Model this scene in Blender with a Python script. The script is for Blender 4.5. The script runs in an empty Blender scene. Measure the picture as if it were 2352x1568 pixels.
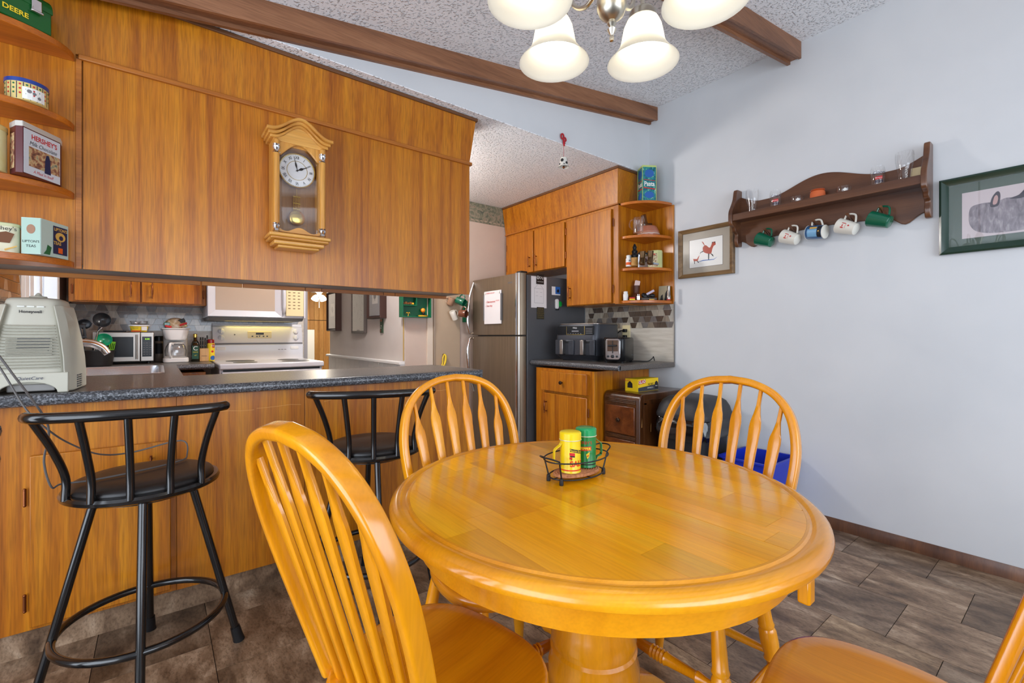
import bpy, bmesh, math, random
from mathutils import Matrix, Vector
random.seed(7)
PI = math.pi
SC = bpy.context.scene
COL = SC.collection

# ------------------------------------------------------------------ camera
CAM_H, YAW, FPX, HORIZON = 1.11, math.radians(37.9), 1045.3, 771.5
cd = bpy.data.cameras.new('camera'); cam = bpy.data.objects.new('camera', cd); COL.objects.link(cam)
cam.location = (0, 0, CAM_H); cam.rotation_euler = (PI/2, 0, -YAW)
cd.sensor_width = 36; cd.lens = FPX*36/2352; cd.shift_y = -(784-HORIZON)/2352; cd.clip_start = 0.02
SC.camera = cam
SC.view_settings.view_transform = 'Standard'; SC.view_settings.look = 'None'
SC.view_settings.gamma = 1; SC.view_settings.use_curve_mapping = False
SC.view_settings.exposure = 0.08

# ------------------------------------------------------------------ world and large lights
def lin(c):
    return tuple(((v/255)/12.92 if v/255 <= .04045 else ((v/255+.055)/1.055)**2.4) for v in c)
W = bpy.data.worlds.new('world'); SC.world = W; W.use_nodes = True
W.node_tree.nodes['Background'].inputs[0].default_value = (*lin((222, 232, 245)), 1)
W.node_tree.nodes['Background'].inputs[1].default_value = 1.2

def area(name, loc, rot, sx, sy, power, col):
    l = bpy.data.lights.new(name, 'AREA'); l.shape = 'RECTANGLE'; l.size = sx; l.size_y = sy
    l.energy = power; l.color = lin(col)
    o = bpy.data.objects.new(name, l); COL.objects.link(o); o.location = loc; o.rotation_euler = rot
    return o
def point(name, loc, power, col, r=.03):
    l = bpy.data.lights.new(name, 'POINT'); l.energy = power; l.color = lin(col); l.shadow_soft_size = r
    o = bpy.data.objects.new(name, l); COL.objects.link(o); o.location = loc
    return o
# daylight through the windows of the dining side (left wall and wall behind the camera)
area('daylight_patio_door', (-1.62, .35, 1.05), (0, -PI/2, 0), 2.0, 2.6, 70, (230, 241, 255))
area('daylight_rear_window', (1.1, -2.42, 1.35), (PI/2, 0, 0), 3.2, 1.7, 80, (230, 241, 255))
# daylight through the kitchen window, and the kitchen's ceiling lamp
area('daylight_kitchen_window', (-.66, 3.58, 1.58), (0, -PI/2, 0), .9, 1.0, 14, (240, 246, 255))

point('kitchen_ceiling_lamp', (1.15, 3.12, 2.12), 50, (255, 250, 246), .12)
area('far_room_area_light', (2.2, 9.0, 2.35), (0, 0, 0), 1.6, 4.0, 120, (255, 246, 232))  # unseen area light under the far room ceiling, facing down; no window there

# ------------------------------------------------------------------ pixel -> place helpers (reference frame 2352 x 1568)
FW = Vector((math.sin(YAW), math.cos(YAW), 0)); RT = Vector((math.cos(YAW), -math.sin(YAW), 0))
def ray(px, py):
    return FW + RT*((px-1176)/FPX) - Vector((0, 0, 1))*((py-HORIZON)/FPX)
def atx(px, py, x): v = ray(px, py); return Vector((0, 0, CAM_H)) + v*(x/v.x)
def aty(px, py, y): v = ray(px, py); return Vector((0, 0, CAM_H)) + v*(y/v.y)
def atz(px, py, z): v = ray(px, py); return Vector((0, 0, CAM_H)) + v*((z-CAM_H)/v.z)

# ------------------------------------------------------------------ materials
MATS = {}
def newmat(name):
    m = bpy.data.materials.new(name); m.use_nodes = True
    return m, m.node_tree.nodes, m.node_tree.links, m.node_tree.nodes['Principled BSDF']
def mat(name, col=None, rough=.5, metal=0, coat=0, trans=0, emis=None, es=1, spec=.5, bump=None, ior=1.45, alpha=1, sub=0):
    if name in MATS: return MATS[name]
    m, n, l, b = newmat(name)
    b.inputs['Base Color'].default_value = (*lin(col), 1); b.inputs['Roughness'].default_value = rough
    b.inputs['Metallic'].default_value = metal; b.inputs['Coat Weight'].default_value = coat
    b.inputs['Coat Roughness'].default_value = .12
    b.inputs['Transmission Weight'].default_value = trans; b.inputs['IOR'].default_value = ior
    b.inputs['Specular IOR Level'].default_value = spec; b.inputs['Alpha'].default_value = alpha
    if emis: b.inputs['Emission Color'].default_value = (*lin(emis), 1); b.inputs['Emission Strength'].default_value = es
    if bump:
        tc = n.new('ShaderNodeTexCoord'); t = n.new('ShaderNodeTexNoise'); t.inputs['Scale'].default_value = bump[0]
        t.inputs['Detail'].default_value = 3
        bp = n.new('ShaderNodeBump'); bp.inputs['Strength'].default_value = bump[1]; bp.inputs['Distance'].default_value = .002
        l.new(tc.outputs['Object'], t.inputs['Vector']); l.new(t.outputs['Fac'], bp.inputs['Height']); l.new(bp.outputs['Normal'], b.inputs['Normal'])
    MATS[name] = m; return m
def ramp(n, stops):
    r = n.new('ShaderNodeValToRGB'); e = r.color_ramp.elements
    while len(e) < len(stops): e.new(.5)
    for el, (p, c) in zip(e, stops): el.position = p; el.color = (*lin(c), 1)
    return r
def wood(name, dark, mid, light, axis='z', s=1.0, rough=.32, coat=.25, rnd=0.0, fine=.35, bump=.06, kz=1.0):
    """grained wood, fibres running along the given object axis"""
    if name in MATS: return MATS[name]
    m, n, l, b = newmat(name)
    tc = n.new('ShaderNodeTexCoord'); mp = n.new('ShaderNodeMapping')
    k = {'x': (kz, 14, 14), 'y': (14, kz, 14), 'z': (14, 14, kz)}[axis]
    mp.inputs['Scale'].default_value = tuple(s*v for v in k)
    l.new(tc.outputs['Object'], mp.inputs['Vector'])
    oi = n.new('ShaderNodeObjectInfo')
    mul = n.new('ShaderNodeMath'); mul.operation = 'MULTIPLY'; mul.inputs[1].default_value = 37.0
    l.new(oi.outputs['Random'], mul.inputs[0])
    cb = n.new('ShaderNodeCombineXYZ')
    for i in range(3): l.new(mul.outputs[0], cb.inputs[i])
    va = n.new('ShaderNodeVectorMath'); va.operation = 'ADD'
    l.new(mp.outputs[0], va.inputs[0]); l.new(cb.outputs[0], va.inputs[1])
    t1 = n.new('ShaderNodeTexNoise'); t1.inputs['Scale'].default_value = 1.0; t1.inputs['Detail'].default_value = 5; t1.inputs['Distortion'].default_value = .6
    l.new(va.outputs[0], t1.inputs['Vector'])
    r1 = ramp(n, [(.28, dark), (.5, mid), (.72, light)]); l.new(t1.outputs['Fac'], r1.inputs[0])
    mp2 = n.new('ShaderNodeMapping'); k2 = {'x': (9, 220, 220), 'y': (220, 9, 220), 'z': (220, 220, 9)}[axis]
    mp2.inputs['Scale'].default_value = k2; l.new(tc.outputs['Object'], mp2.inputs['Vector'])
    t2 = n.new('ShaderNodeTexNoise'); t2.inputs['Scale'].default_value = 1.0; t2.inputs['Detail'].default_value = 2
    l.new(mp2.outputs[0], t2.inputs['Vector'])
    r2 = ramp(n, [(.3, (175, 168, 160)), (.62, (255, 255, 255))]); l.new(t2.outputs['Fac'], r2.inputs[0])
    mx = n.new('ShaderNodeMix'); mx.data_type = 'RGBA'; mx.blend_type = 'MULTIPLY'; mx.inputs['Factor'].default_value = fine
    l.new(r1.outputs[0], mx.inputs['A']); l.new(r2.outputs[0], mx.inputs['B'])
    out = mx.outputs['Result']
    if rnd:
        hs = n.new('ShaderNodeHueSaturation'); mr = n.new('ShaderNodeMapRange')
        mr.inputs['To Min'].default_value = 1-rnd; mr.inputs['To Max'].default_value = 1+rnd
        l.new(oi.outputs['Random'], mr.inputs[0]); l.new(mr.outputs[0], hs.inputs['Value']); l.new(out, hs.inputs['Color']); out = hs.outputs[0]
    l.new(out, b.inputs['Base Color'])
    b.inputs['Roughness'].default_value = rough; b.inputs['Coat Weight'].default_value = coat; b.inputs['Coat Roughness'].default_value = .15
    bp = n.new('ShaderNodeBump'); bp.inputs['Strength'].default_value = bump; bp.inputs['Distance'].default_value = .001
    l.new(t2.outputs['Fac'], bp.inputs['Height']); l.new(bp.outputs[0], b.inputs['Normal'])
    MATS[name] = m; return m
def mottled(name, stops, scale, rough=.5, coat=0, bump=0, detail=6, rnd=None, dist=.4, coords='Object', aniso=(1, 1, 1), spec=.5, bdist=.004, grit=0):
    """noise driven colours; rnd = list of tints picked per object"""
    if name in MATS: return MATS[name]
    m, n, l, b = newmat(name)
    tc = n.new('ShaderNodeTexCoord'); mp = n.new('ShaderNodeMapping'); mp.inputs['Scale'].default_value = aniso
    l.new(tc.outputs[coords], mp.inputs['Vector'])
    oi = n.new('ShaderNodeObjectInfo')
    mul = n.new('ShaderNodeMath'); mul.operation = 'MULTIPLY'; mul.inputs[1].default_value = 53.0; l.new(oi.outputs['Random'], mul.inputs[0])
    cb = n.new('ShaderNodeCombineXYZ'); [l.new(mul.outputs[0], cb.inputs[i]) for i in range(3)]
    va = n.new('ShaderNodeVectorMath'); va.operation = 'ADD'; l.new(mp.outputs[0], va.inputs[0]); l.new(cb.outputs[0], va.inputs[1])
    t = n.new('ShaderNodeTexNoise'); t.inputs['Scale'].default_value = scale; t.inputs['Detail'].default_value = detail; t.inputs['Distortion'].default_value = dist
    l.new(va.outputs[0], t.inputs['Vector'])
    r = ramp(n, stops); l.new(t.outputs['Fac'], r.inputs[0]); out = r.outputs[0]
    if rnd:
        r2 = ramp(n, [((i+.0)/len(rnd), c) for i, c in enumerate(rnd)]); r2.color_ramp.interpolation = 'CONSTANT'
        m2 = n.new('ShaderNodeMath'); m2.operation = 'FRACT'; m3 = n.new('ShaderNodeMath'); m3.operation = 'MULTIPLY'; m3.inputs[1].default_value = 7.31
        l.new(oi.outputs['Random'], m3.inputs[0]); l.new(m3.outputs[0], m2.inputs[0]); l.new(m2.outputs[0], r2.inputs[0])
        mx = n.new('ShaderNodeMix'); mx.data_type = 'RGBA'; mx.blend_type = 'MULTIPLY'; mx.inputs['Factor'].default_value = 1
        l.new(out, mx.inputs['A']); l.new(r2.outputs[0], mx.inputs['B']); out = mx.outputs['Result']
    if grit:
        t9 = n.new('ShaderNodeTexNoise'); t9.inputs['Scale'].default_value = scale*9; t9.inputs['Detail'].default_value = 6; t9.inputs['Roughness'].default_value = .7
        l.new(va.outputs[0], t9.inputs['Vector']); r9 = ramp(n, [(.36, (170, 162, 154)), (.52, (236, 232, 228)), (.7, (255, 255, 255))]); l.new(t9.outputs['Fac'], r9.inputs[0])
        m9 = n.new('ShaderNodeMix'); m9.data_type = 'RGBA'; m9.blend_type = 'MULTIPLY'; m9.inputs['Factor'].default_value = grit
        l.new(out, m9.inputs['A']); l.new(r9.outputs[0], m9.inputs['B']); out = m9.outputs['Result']
    l.new(out, b.inputs['Base Color'])
    b.inputs['Roughness'].default_value = rough; b.inputs['Coat Weight'].default_value = coat; b.inputs['Specular IOR Level'].default_value = spec
    if bump:
        bp = n.new('ShaderNodeBump'); bp.inputs['Strength'].default_value = bump; bp.inputs['Distance'].default_value = bdist
        l.new(t.outputs['Fac'], bp.inputs['Height']); l.new(bp.outputs[0], b.inputs['Normal'])
    MATS[name] = m; return m
def glassy(name, col=(255, 255, 255), dens=.12, rough=.03):
    """thin clear glass: mostly see-through, mirror-like at grazing angles"""
    if name in MATS: return MATS[name]
    m, n, l, b = newmat(name); n.remove(b)
    tr = n.new('ShaderNodeBsdfTransparent'); tr.inputs[0].default_value = (*lin(col), 1)
    gl = n.new('ShaderNodeBsdfGlossy'); gl.inputs['Roughness'].default_value = rough
    lw = n.new('ShaderNodeLayerWeight'); lw.inputs['Blend'].default_value = .5
    pw = n.new('ShaderNodeMath'); pw.operation = 'POWER'; pw.inputs[1].default_value = 3; l.new(lw.outputs['Facing'], pw.inputs[0])
    fr = n.new('ShaderNodeMath'); fr.operation = 'MULTIPLY_ADD'; fr.inputs[1].default_value = .8; fr.inputs[2].default_value = dens; l.new(pw.outputs[0], fr.inputs[0])
    mx = n.new('ShaderNodeMixShader'); l.new(fr.outputs[0], mx.inputs[0]); l.new(tr.outputs[0], mx.inputs[1]); l.new(gl.outputs[0], mx.inputs[2])
    l.new(mx.outputs[0], n['Material Output'].inputs[0]); MATS[name] = m; return m

VEN = wood('veneer', (156, 82, 2), (186, 110, 8), (202, 128, 18), 'z', 1.9, .36, .12, fine=.55, kz=.35)
VENX = wood('veneer_edge', (150, 82, 18), (178, 104, 28), (196, 122, 38), 'x', 1.0, .38, .15)
VENY = wood('veneer_edge_y', (150, 82, 18), (178, 104, 28), (196, 122, 38), 'y', 1.0, .38, .15)
SHELFW = wood('shelf_wood', (162, 84, 14), (190, 102, 20), (206, 120, 30), 'x', 1.0, .35, .2)
TRIMW = wood('dark_trim', (88, 52, 26), (106, 66, 34), (120, 78, 42), 'x', 1, .5, 0)
BEAMW = wood('beam_wood', (112, 70, 44), (144, 96, 64), (164, 114, 80), 'x', .8, .5, .05, fine=.5)
MAPLE = wood('maple_stain', (206, 126, 6), (226, 146, 10), (236, 160, 20), 'z', .6, .22, .5, fine=.15)
MAPLEX = wood('maple_stain_x', (206, 126, 6), (226, 146, 10), (236, 160, 20), 'x', .6, .22, .5, fine=.15)
MAPLEY = wood('maple_stain_y', (194, 112, 6), (216, 134, 10), (232, 154, 22), 'y', .6, .22, .5, fine=.2)
BOARD = wood('table_board', (234, 150, 8), (246, 168, 12), (252, 184, 28), 'y', .7, .17, .4, rnd=.17, fine=.2, bump=.02)
OAKC = wood('clock_oak', (190, 124, 46), (214, 152, 66), (228, 172, 90), 'z', 1.6, .3, .3)
OAKCX = wood('clock_oak_x', (190, 124, 46), (214, 152, 66), (228, 172, 90), 'x', 1.6, .3, .3)
WALN = wood('walnut_stain', (74, 42, 24), (96, 58, 34), (116, 74, 44), 'x', 1, .35, .25)
WALNZ = wood('walnut_stain_z', (74, 42, 24), (96, 58, 34), (116, 74, 44), 'z', 1, .3, .3)
OLDW = wood('old_mahogany', (54, 28, 10), (78, 42, 16), (98, 58, 24), 'z', 1.4, .3, .4, fine=.6)
OLDWD = wood('old_mahogany_drawer', (84, 40, 14), (104, 52, 20), (122, 66, 28), 'x', 1.4, .3, .4, fine=.5)
PINE = wood('pine', (188, 128, 62), (214, 158, 88), (228, 178, 108), 'z', .5, .45, .1, rnd=.1, fine=.5)
FRAMEW = wood('oak_frame', (96, 70, 40), (122, 92, 56), (142, 110, 70), 'x', 2, .5, .1)
BLOCKW = wood('knife_block_wood', (188, 140, 84), (206, 160, 104), (218, 176, 122), 'z', 2, .5, 0)
WALLP = mottled('wall_paint', [(.3, (204, 206, 208)), (.7, (212, 213, 214))], 2.2, .55, 0, .05, 3)
WALLH = mottled('wall_paint_beige', [(.3, (190, 172, 158)), (.7, (200, 182, 168))], 3, .7)
WALLG = mottled('wall_paint_hall', [(.3, (200, 192, 186)), (.7, (208, 200, 194))], 3, .7)
CREAM = mat('cream_paint', (214, 200, 182), .5)
WHITEP = mat('white_paint', (226, 226, 224), .45)
def popcorn():
    m, n, l, b = newmat('popcorn_ceiling')
    b.inputs['Base Color'].default_value = (*lin((246, 247, 249)), 1); b.inputs['Roughness'].default_value = .9
    tc = n.new('ShaderNodeTexCoord')
    v = n.new('ShaderNodeTexNoise'); v.inputs['Scale'].default_value = 78; v.inputs['Detail'].default_value = 2.5; v.inputs['Roughness'].default_value = .55
    l.new(tc.outputs['Object'], v.inputs['Vector'])
    r = n.new('ShaderNodeMapRange'); r.inputs['From Min'].default_value = .52; r.inputs['From Max'].default_value = .72; r.interpolation_type = 'SMOOTHSTEP'
    l.new(v.outputs['Fac'], r.inputs[0])
    bp = n.new('ShaderNodeBump'); bp.inputs['Strength'].default_value = .8; bp.inputs['Distance'].default_value = .014
    l.new(r.outputs[0], bp.inputs['Height']); l.new(bp.outputs[0], b.inputs['Normal']); return m
POP = popcorn()
TILEF = mottled('floor_stone_vinyl', [(.27, (84, 66, 50)), (.43, (136, 114, 92)), (.56, (168, 146, 122)), (.66, (196, 176, 152)), (.76, (222, 208, 188))], 7.5, .42, .05, .3, 12,
                rnd=[(214, 206, 202), (255, 244, 228), (196, 186, 178), (232, 220, 210), (216, 208, 202)], dist=.55, aniso=(1.9, .8, 1), bdist=.003, grit=.8)
GROUT = mat('floor_grout', (58, 50, 44), .8)
COUNTER = mottled('counter_laminate', [(.36, (52, 46, 42)), (.52, (86, 78, 72)), (.66, (126, 118, 110))], 230, .36, .1, 0, 4, spec=.5)
MOSAIC = mottled('mosaic_glass', [(.3, (180, 172, 162)), (.7, (214, 206, 196))], 26, .16, .4, 0, 3, aniso=(3, 3, .3),
                 rnd=[(120, 104, 92), (196, 186, 172), (150, 146, 146), (228, 222, 208), (104, 88, 76), (176, 164, 148)])
LAMTILE = mottled('laminate_splash', [(.3, (186, 176, 160)), (.7, (210, 202, 188))], 6, .35, .1, 0, 5, aniso=(1, 1, 9))
STEEL = mat('brushed_steel', (158, 150, 142), .3, 1)
STEELD = mottled('steel_warm', [(.3, (118, 102, 84)), (.7, (136, 120, 100))], 3, .38, 0, 0, 4, aniso=(60, 60, 1))
STEELD.node_tree.nodes['Principled BSDF'].inputs['Metallic'].default_value = .6
CHROME = mat('chrome', (225, 225, 228), .1, 1)
NICKEL = mat('brushed_nickel', (196, 188, 172), .32, 1)
BRASS = mat('brass', (206, 176, 92), .22, 1)
COPPER = mat('aged_copper', (132, 78, 48), .35, 1)
BRONZE = mat('dark_bronze', (64, 46, 34), .4, .8)
BLK = mat('black_plastic', (20, 20, 22), .4)
BLKG = mat('black_gloss', (14, 14, 16), .25, spec=.3, coat=.1)
BLKE = mat('black_enamel_tube', (16, 15, 15), .22, coat=.6)
VINYL = mat('black_vinyl', (30, 27, 26), .38, bump=(60, .15))
WHITE = mat('white_plastic', (226, 224, 220), .35, coat=.1)
OFFW = mat('offwhite_plastic', (182, 178, 162), .45)
APPL = mat('white_enamel', (204, 206, 212), .28, coat=.3)
BISQ = mat('bisque_panel', (222, 206, 160), .4)
GREYD = mat('dark_grey', (58, 60, 64), .45)
GREYM = mat('mid_grey', (112, 112, 114), .5)
GREYS = mat('fridge_side_grey', (84, 84, 86), .4, bump=(400, .1))
GLASS = glassy('clear_glass', dens=.07)
GLASSP = glassy('picture_glass', dens=.05, rough=.01)
GLASSM = glassy('matte_picture_glass', dens=.008, rough=.25)
INK = mat('ink_black', (28, 26, 28), .6)
INKN = mat('ink_navy', (26, 34, 72), .6)
INKR = mat('ink_red', (198, 36, 36), .6)
INKO = mat('ink_orange', (226, 92, 26), .6)
INKY = mat('ink_yellow', (240, 208, 40), .6)
INKW = mat('ink_white', (236, 234, 228), .6)
INKG = mat('ink_green', (30, 104, 60), .6)
INKB = mat('ink_blue', (40, 96, 170), .6)
INKGOLD = mat('ink_gold', (214, 170, 84), .6)
INKGREY = mat('ink_grey', (120, 118, 120), .6)
PAPER = mat('paper', (226, 222, 220), .8)
GREENC = mat('green_ceramic', (14, 92, 66), .15, coat=.5)
CERAM = mat('cream_ceramic', (224, 220, 208), .18, coat=.4)
TERRA = mat('terracotta', (206, 100, 52), .7)

# ------------------------------------------------------------------ mesh helpers
WM = {}
class MB:
    def __init__(s): s.v = []; s.f = []; s.m = []
    def add(s, vs, fs, mi=0):
        o = len(s.v); s.v += [Vector(p) for p in vs]; s.f += [tuple(i+o for i in f) for f in fs]; s.m += [mi]*len(fs); return s
    def box(s, x0, x1, y0, y1, z0, z1, mi=0):
        return s.add([(x0, y0, z0), (x1, y0, z0), (x1, y1, z0), (x0, y1, z0), (x0, y0, z1), (x1, y0, z1), (x1, y1, z1), (x0, y1, z1)],
                     [(3, 2, 1, 0), (4, 5, 6, 7), (0, 1, 5, 4), (1, 2, 6, 5), (2, 3, 7, 6), (3, 0, 4, 7)], mi)
    def prism(s, poly, a0, a1, plane='xy', mi=0):
        def P(p, a):
            return {'xy': (p[0], p[1], a), 'xz': (p[0], a, p[1]), 'yz': (a, p[0], p[1])}[plane]
        k = len(poly)
        return s.add([P(p, a0) for p in poly]+[P(p, a1) for p in poly],
                     [tuple(range(k))[::-1], tuple(range(k, 2*k))]+[(i, (i+1) % k, k+(i+1) % k, k+i) for i in range(k)], mi)
    def rings(s, rs, caps=True, closed=False, mi=0):
        k = len(rs[0]); vs = [p for r in rs for p in r]; fs = []; n = len(rs)
        for j in range(n if closed else n-1):
            a, b = j*k, ((j+1) % n)*k
            fs += [(a+i, a+(i+1) % k, b+(i+1) % k, b+i) for i in range(k)]
        if caps and not closed: fs += [tuple(range(k))[::-1], tuple(range((n-1)*k, n*k))]
        return s.add(vs, fs, mi)
    def lathe(s, prof, n=24, o=(0, 0, 0), axis=(0, 0, 1), caps=True, mi=0):
        q = Vector((0, 0, 1)).rotation_difference(Vector(axis).normalized()); o = Vector(o)
        return s.rings([[o + q @ Vector((max(r, .0002)*math.cos(2*PI*i/n), max(r, .0002)*math.sin(2*PI*i/n), z)) for i in range(n)] for r, z in prof], caps, mi=mi)
    def turn(s, a, b, prof, n=14, mi=0):
        """turned piece from a to b; prof = [(t, radius)]"""
        a, b = Vector(a), Vector(b); L = (b-a).length
        return s.lathe([(r, t*L) for t, r in prof], n, a, b-a, mi=mi)
    def tube(s, pts, r, n=8, closed=False, mi=0):
        pts = [Vector(p) for p in pts]; k = len(pts); R = r if isinstance(r, (list, tuple)) else [r]*k
        rs = []; up = None
        for i, p in enumerate(pts):
            if closed: t = pts[(i+1) % k]-pts[i-1]
            else: t = pts[min(i+1, k-1)]-pts[max(i-1, 0)]
            t.normalize()
            if up is None: up = Vector((0, 0, 1)) if abs(t.z) < .9 else Vector((1, 0, 0))
            u = (up - t*up.dot(t)).normalized(); w = t.cross(u); up = u
            rs.append([p + (u*math.cos(2*PI*j/n)+w*math.sin(2*PI*j/n))*R[i] for j in range(n)])
        return s.rings(rs, True, closed, mi)
    def sphere(s, c, r, n=16, sz=1.0, mi=0):
        k = max(6, n//2)
        return s.lathe([(r*math.sin(PI*j/k), -r*sz*math.cos(PI*j/k)) for j in range(k+1)], n, c, mi=mi)
    def sweep(s, path, section, up=(0, 0, 1), closed=False, caps=True, mi=0):
        """section points (a,b): a along side vector, b along 'up-ish' vector; fixed up reference"""
        pts = [Vector(p) for p in path]; k = len(pts); rs = []; U = Vector(up)
        for i, p in enumerate(pts):
            t = (pts[(i+1) % k]-pts[i-1]) if closed else (pts[min(i+1, k-1)]-pts[max(i-1, 0)])
            t.normalize(); side = t.cross(U).normalized(); u2 = side.cross(t)
            rs.append([p+side*a+u2*b for a, b in section])
        return s.rings(rs, caps, closed, mi)
    def xf(s, M):
        s.v = [M @ p for p in s.v]; return s
    def build(s, name, m, parent=None, local=False, bev=0, seg=2, sharp=38, loc=None, rotz=0, label=None, cat=None, group=None, kind=None, smooth=True):
        if not local and parent is not None:
            inv = WM[parent.name].inverted(); s.v = [inv @ p for p in s.v]
        if loc is not None and not local:
            s.v = [p-Vector(loc) for p in s.v]
        me = bpy.data.meshes.new(name); me.from_pydata(s.v, [], s.f)
        for mm in (m if isinstance(m, (list, tuple)) else [m]): me.materials.append(mm)
        me.polygons.foreach_set('material_index', s.m)
        bm = bmesh.new(); bm.from_mesh(me); bmesh.ops.recalc_face_normals(bm, faces=bm.faces); bm.to_mesh(me); bm.free()
        if smooth: me.shade_smooth(); me.set_sharp_from_angle(angle=math.radians(sharp))
        o = bpy.data.objects.new(name, me); COL.objects.link(o)
        if parent is not None: o.parent = parent; WM[o.name] = WM[parent.name]
        else:
            if loc is not None: o.location = loc; o.rotation_euler = (0, 0, rotz)
            WM[o.name] = Matrix.Translation(loc or (0, 0, 0)) @ Matrix.Rotation(rotz, 4, 'Z')
        if bev:
            bv = o.modifiers.new('bevel', 'BEVEL'); bv.width = bev; bv.segments = seg; bv.limit_method = 'ANGLE'; bv.angle_limit = math.radians(40)
            bv.harden_normals = False
        return tag(o, label, cat, group, kind)
def tag(o, label=None, cat=None, group=None, kind=None):
    if label: o['label'] = label
    if cat: o['category'] = cat
    if group: o['group'] = group
    if kind: o['kind'] = kind
    return o
def thing(name, label, cat, loc=(0, 0, 0), rotz=0, group=None, kind=None, rot=None):
    o = bpy.data.objects.new(name, None); COL.objects.link(o); o.empty_display_size = .05
    o.location = loc; o.rotation_euler = rot or (0, 0, rotz)
    from mathutils import Euler
    WM[o.name] = Matrix.Translation(loc) @ Euler(rot or (0, 0, rotz)).to_matrix().to_4x4()
    return tag(o, label, cat, group, kind)
def dup(root, loc=None, rotz=None, label=None, group=None, parent=None):
    r = root.copy(); COL.objects.link(r)
    if loc is not None: r.location = loc
    if rotz is not None: r.rotation_euler = (0, 0, rotz)
    if label: r['label'] = label
    if group: r['group'] = group
    r.parent = parent
    for c in list(root.children): dup(c, parent=r)
    return r
def box(name, m, parent, x0, x1, y0, y1, z0, z1, bev=.002, local=True, **k):
    return MB().box(x0, x1, y0, y1, z0, z1).build(name, m, parent, local=local, bev=bev, **k)
def rrect(w, h, r, n=4, cx=0, cy=0):
    pts = []
    for sx, sy, a0 in ((1, 1, 0), (-1, 1, PI/2), (-1, -1, PI), (1, -1, 1.5*PI)):
        for i in range(n+1):
            a = a0+PI/2*i/n; pts.append((cx+sx*(w/2-r)+r*math.cos(a), cy+sy*(h/2-r)+r*math.sin(a)))
    return pts
def circ(r, n=24, cx=0, cy=0, a0=0, a1=2*PI):
    return [(cx+r*math.cos(a0+(a1-a0)*i/n), cy+r*math.sin(a0+(a1-a0)*i/n)) for i in range(n)]
def flat(name, m, parent, polys, y=-.0006, t=.0004, bend=None, local=True, **k):
    """flat print facing local -y: polygons in x,z; bend = radius of a cylinder about local z"""
    b = MB()
    for p in polys:
        if bend:
            q = []
            for i in range(len(p)):
                a, c = p[i], p[(i+1) % len(p)]; st = max(1, int(math.hypot(c[0]-a[0], c[1]-a[1])/(bend*.2)))
                q += [(a[0]+(c[0]-a[0])*j/st, a[1]+(c[1]-a[1])*j/st) for j in range(st)]
            # split in vertical strips so that it follows the curve
            xs = [v[0] for v in p]; x0, x1 = min(xs), max(xs); ns = max(1, int((x1-x0)/(bend*.2)))
            for j in range(ns):
                c = clip(q, x0+(x1-x0)*j/ns, x0+(x1-x0)*(j+1)/ns, -9, 9)
                if len(c) > 2:
                    b.add([(bend*math.sin(v[0]/bend), -bend*math.cos(v[0]/bend), v[1]) for v in c], [tuple(range(len(c)))])
        else: b.prism(p, y, y-t, 'xz')
    return b.build(name, m, parent, local=local, smooth=False, **k)
def clip(poly, x0, x1, y0, y1):
    def half(ps, ax, val, sgn):
        out = []
        for i in range(len(ps)):
            a, b = ps[i], ps[(i+1) % len(ps)]; da, db = sgn*(a[ax]-val), sgn*(b[ax]-val)
            if da >= 0: out.append(a)
            if da*db < 0:
                t = da/(da-db); out.append((a[0]+(b[0]-a[0])*t, a[1]+(b[1]-a[1])*t))
        return out
    for ax, val, s in ((0, x0, 1), (0, x1, -1), (1, y0, 1), (1, y1, -1)):
        if poly: poly = half(poly, ax, val, s)
    return poly
def rect(x0, x1, z0, z1): return [(x0, z0), (x1, z0), (x1, z1), (x0, z1)]
def text(s, size, m, parent, x=0, z=0, y=-.0012, sx=1.0, shear=0, align='CENTER', bend=None, name='lettering', ang=0, M=None, bold=0):
    """lettering facing local -y, centred at x,z"""
    c = bpy.data.curves.new('t', 'FONT'); c.body = s; c.size = size; c.align_x = align; c.align_y = 'CENTER'; c.shear = shear; c.resolution_u = 3
    c.offset = bold
    o = bpy.data.objects.new('t', c); COL.objects.link(o)
    me = bpy.data.meshes.new_from_object(o.evaluated_get(bpy.context.evaluated_depsgraph_get()))
    bpy.data.objects.remove(o); bpy.data.curves.remove(c)
    R = Matrix.Rotation(ang, 3, 'Z')
    for v in me.vertices:
        p = R @ Vector((v.co.x*sx, v.co.y, 0)); px, pz = p.x+x, p.y+z
        if bend: v.co = (bend*math.sin(px/bend), -bend*math.cos(px/bend), pz)
        else: v.co = (px, y, pz)
        if M is not None: v.co = M @ v.co
    me.materials.append(m); me.name = name
    o = bpy.data.objects.new(name, me); COL.objects.link(o); o.parent = parent; WM[o.name] = WM[parent.name]
    return o
def struct(name, b, m, **k): return b.build(name, m, kind='structure', **k)
def smoothpath(pts, n=6):
    """Catmull-Rom through the points"""
    P = [Vector(p) for p in pts]; P = [P[0]*2-P[1]]+P+[P[-1]*2-P[-2]]; out = []
    for i in range(1, len(P)-2):
        for j in range(n):
            t = j/n; a, b, c, d = P[i-1], P[i], P[i+1], P[i+2]
            out.append(.5*((2*b)+(c-a)*t+(2*a-5*b+4*c-d)*t*t+(3*b-a-3*c+d)*t**3))
    return out+[P[-2]]

# ================================================================== THE SETTING
XR, ZK, YH = 3.08, 2.386, 2.182         # right wall, kitchen ceiling height, header plane
def zc(x): return 2.895-.147*(XR-x)     # sloped dining ceiling
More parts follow.
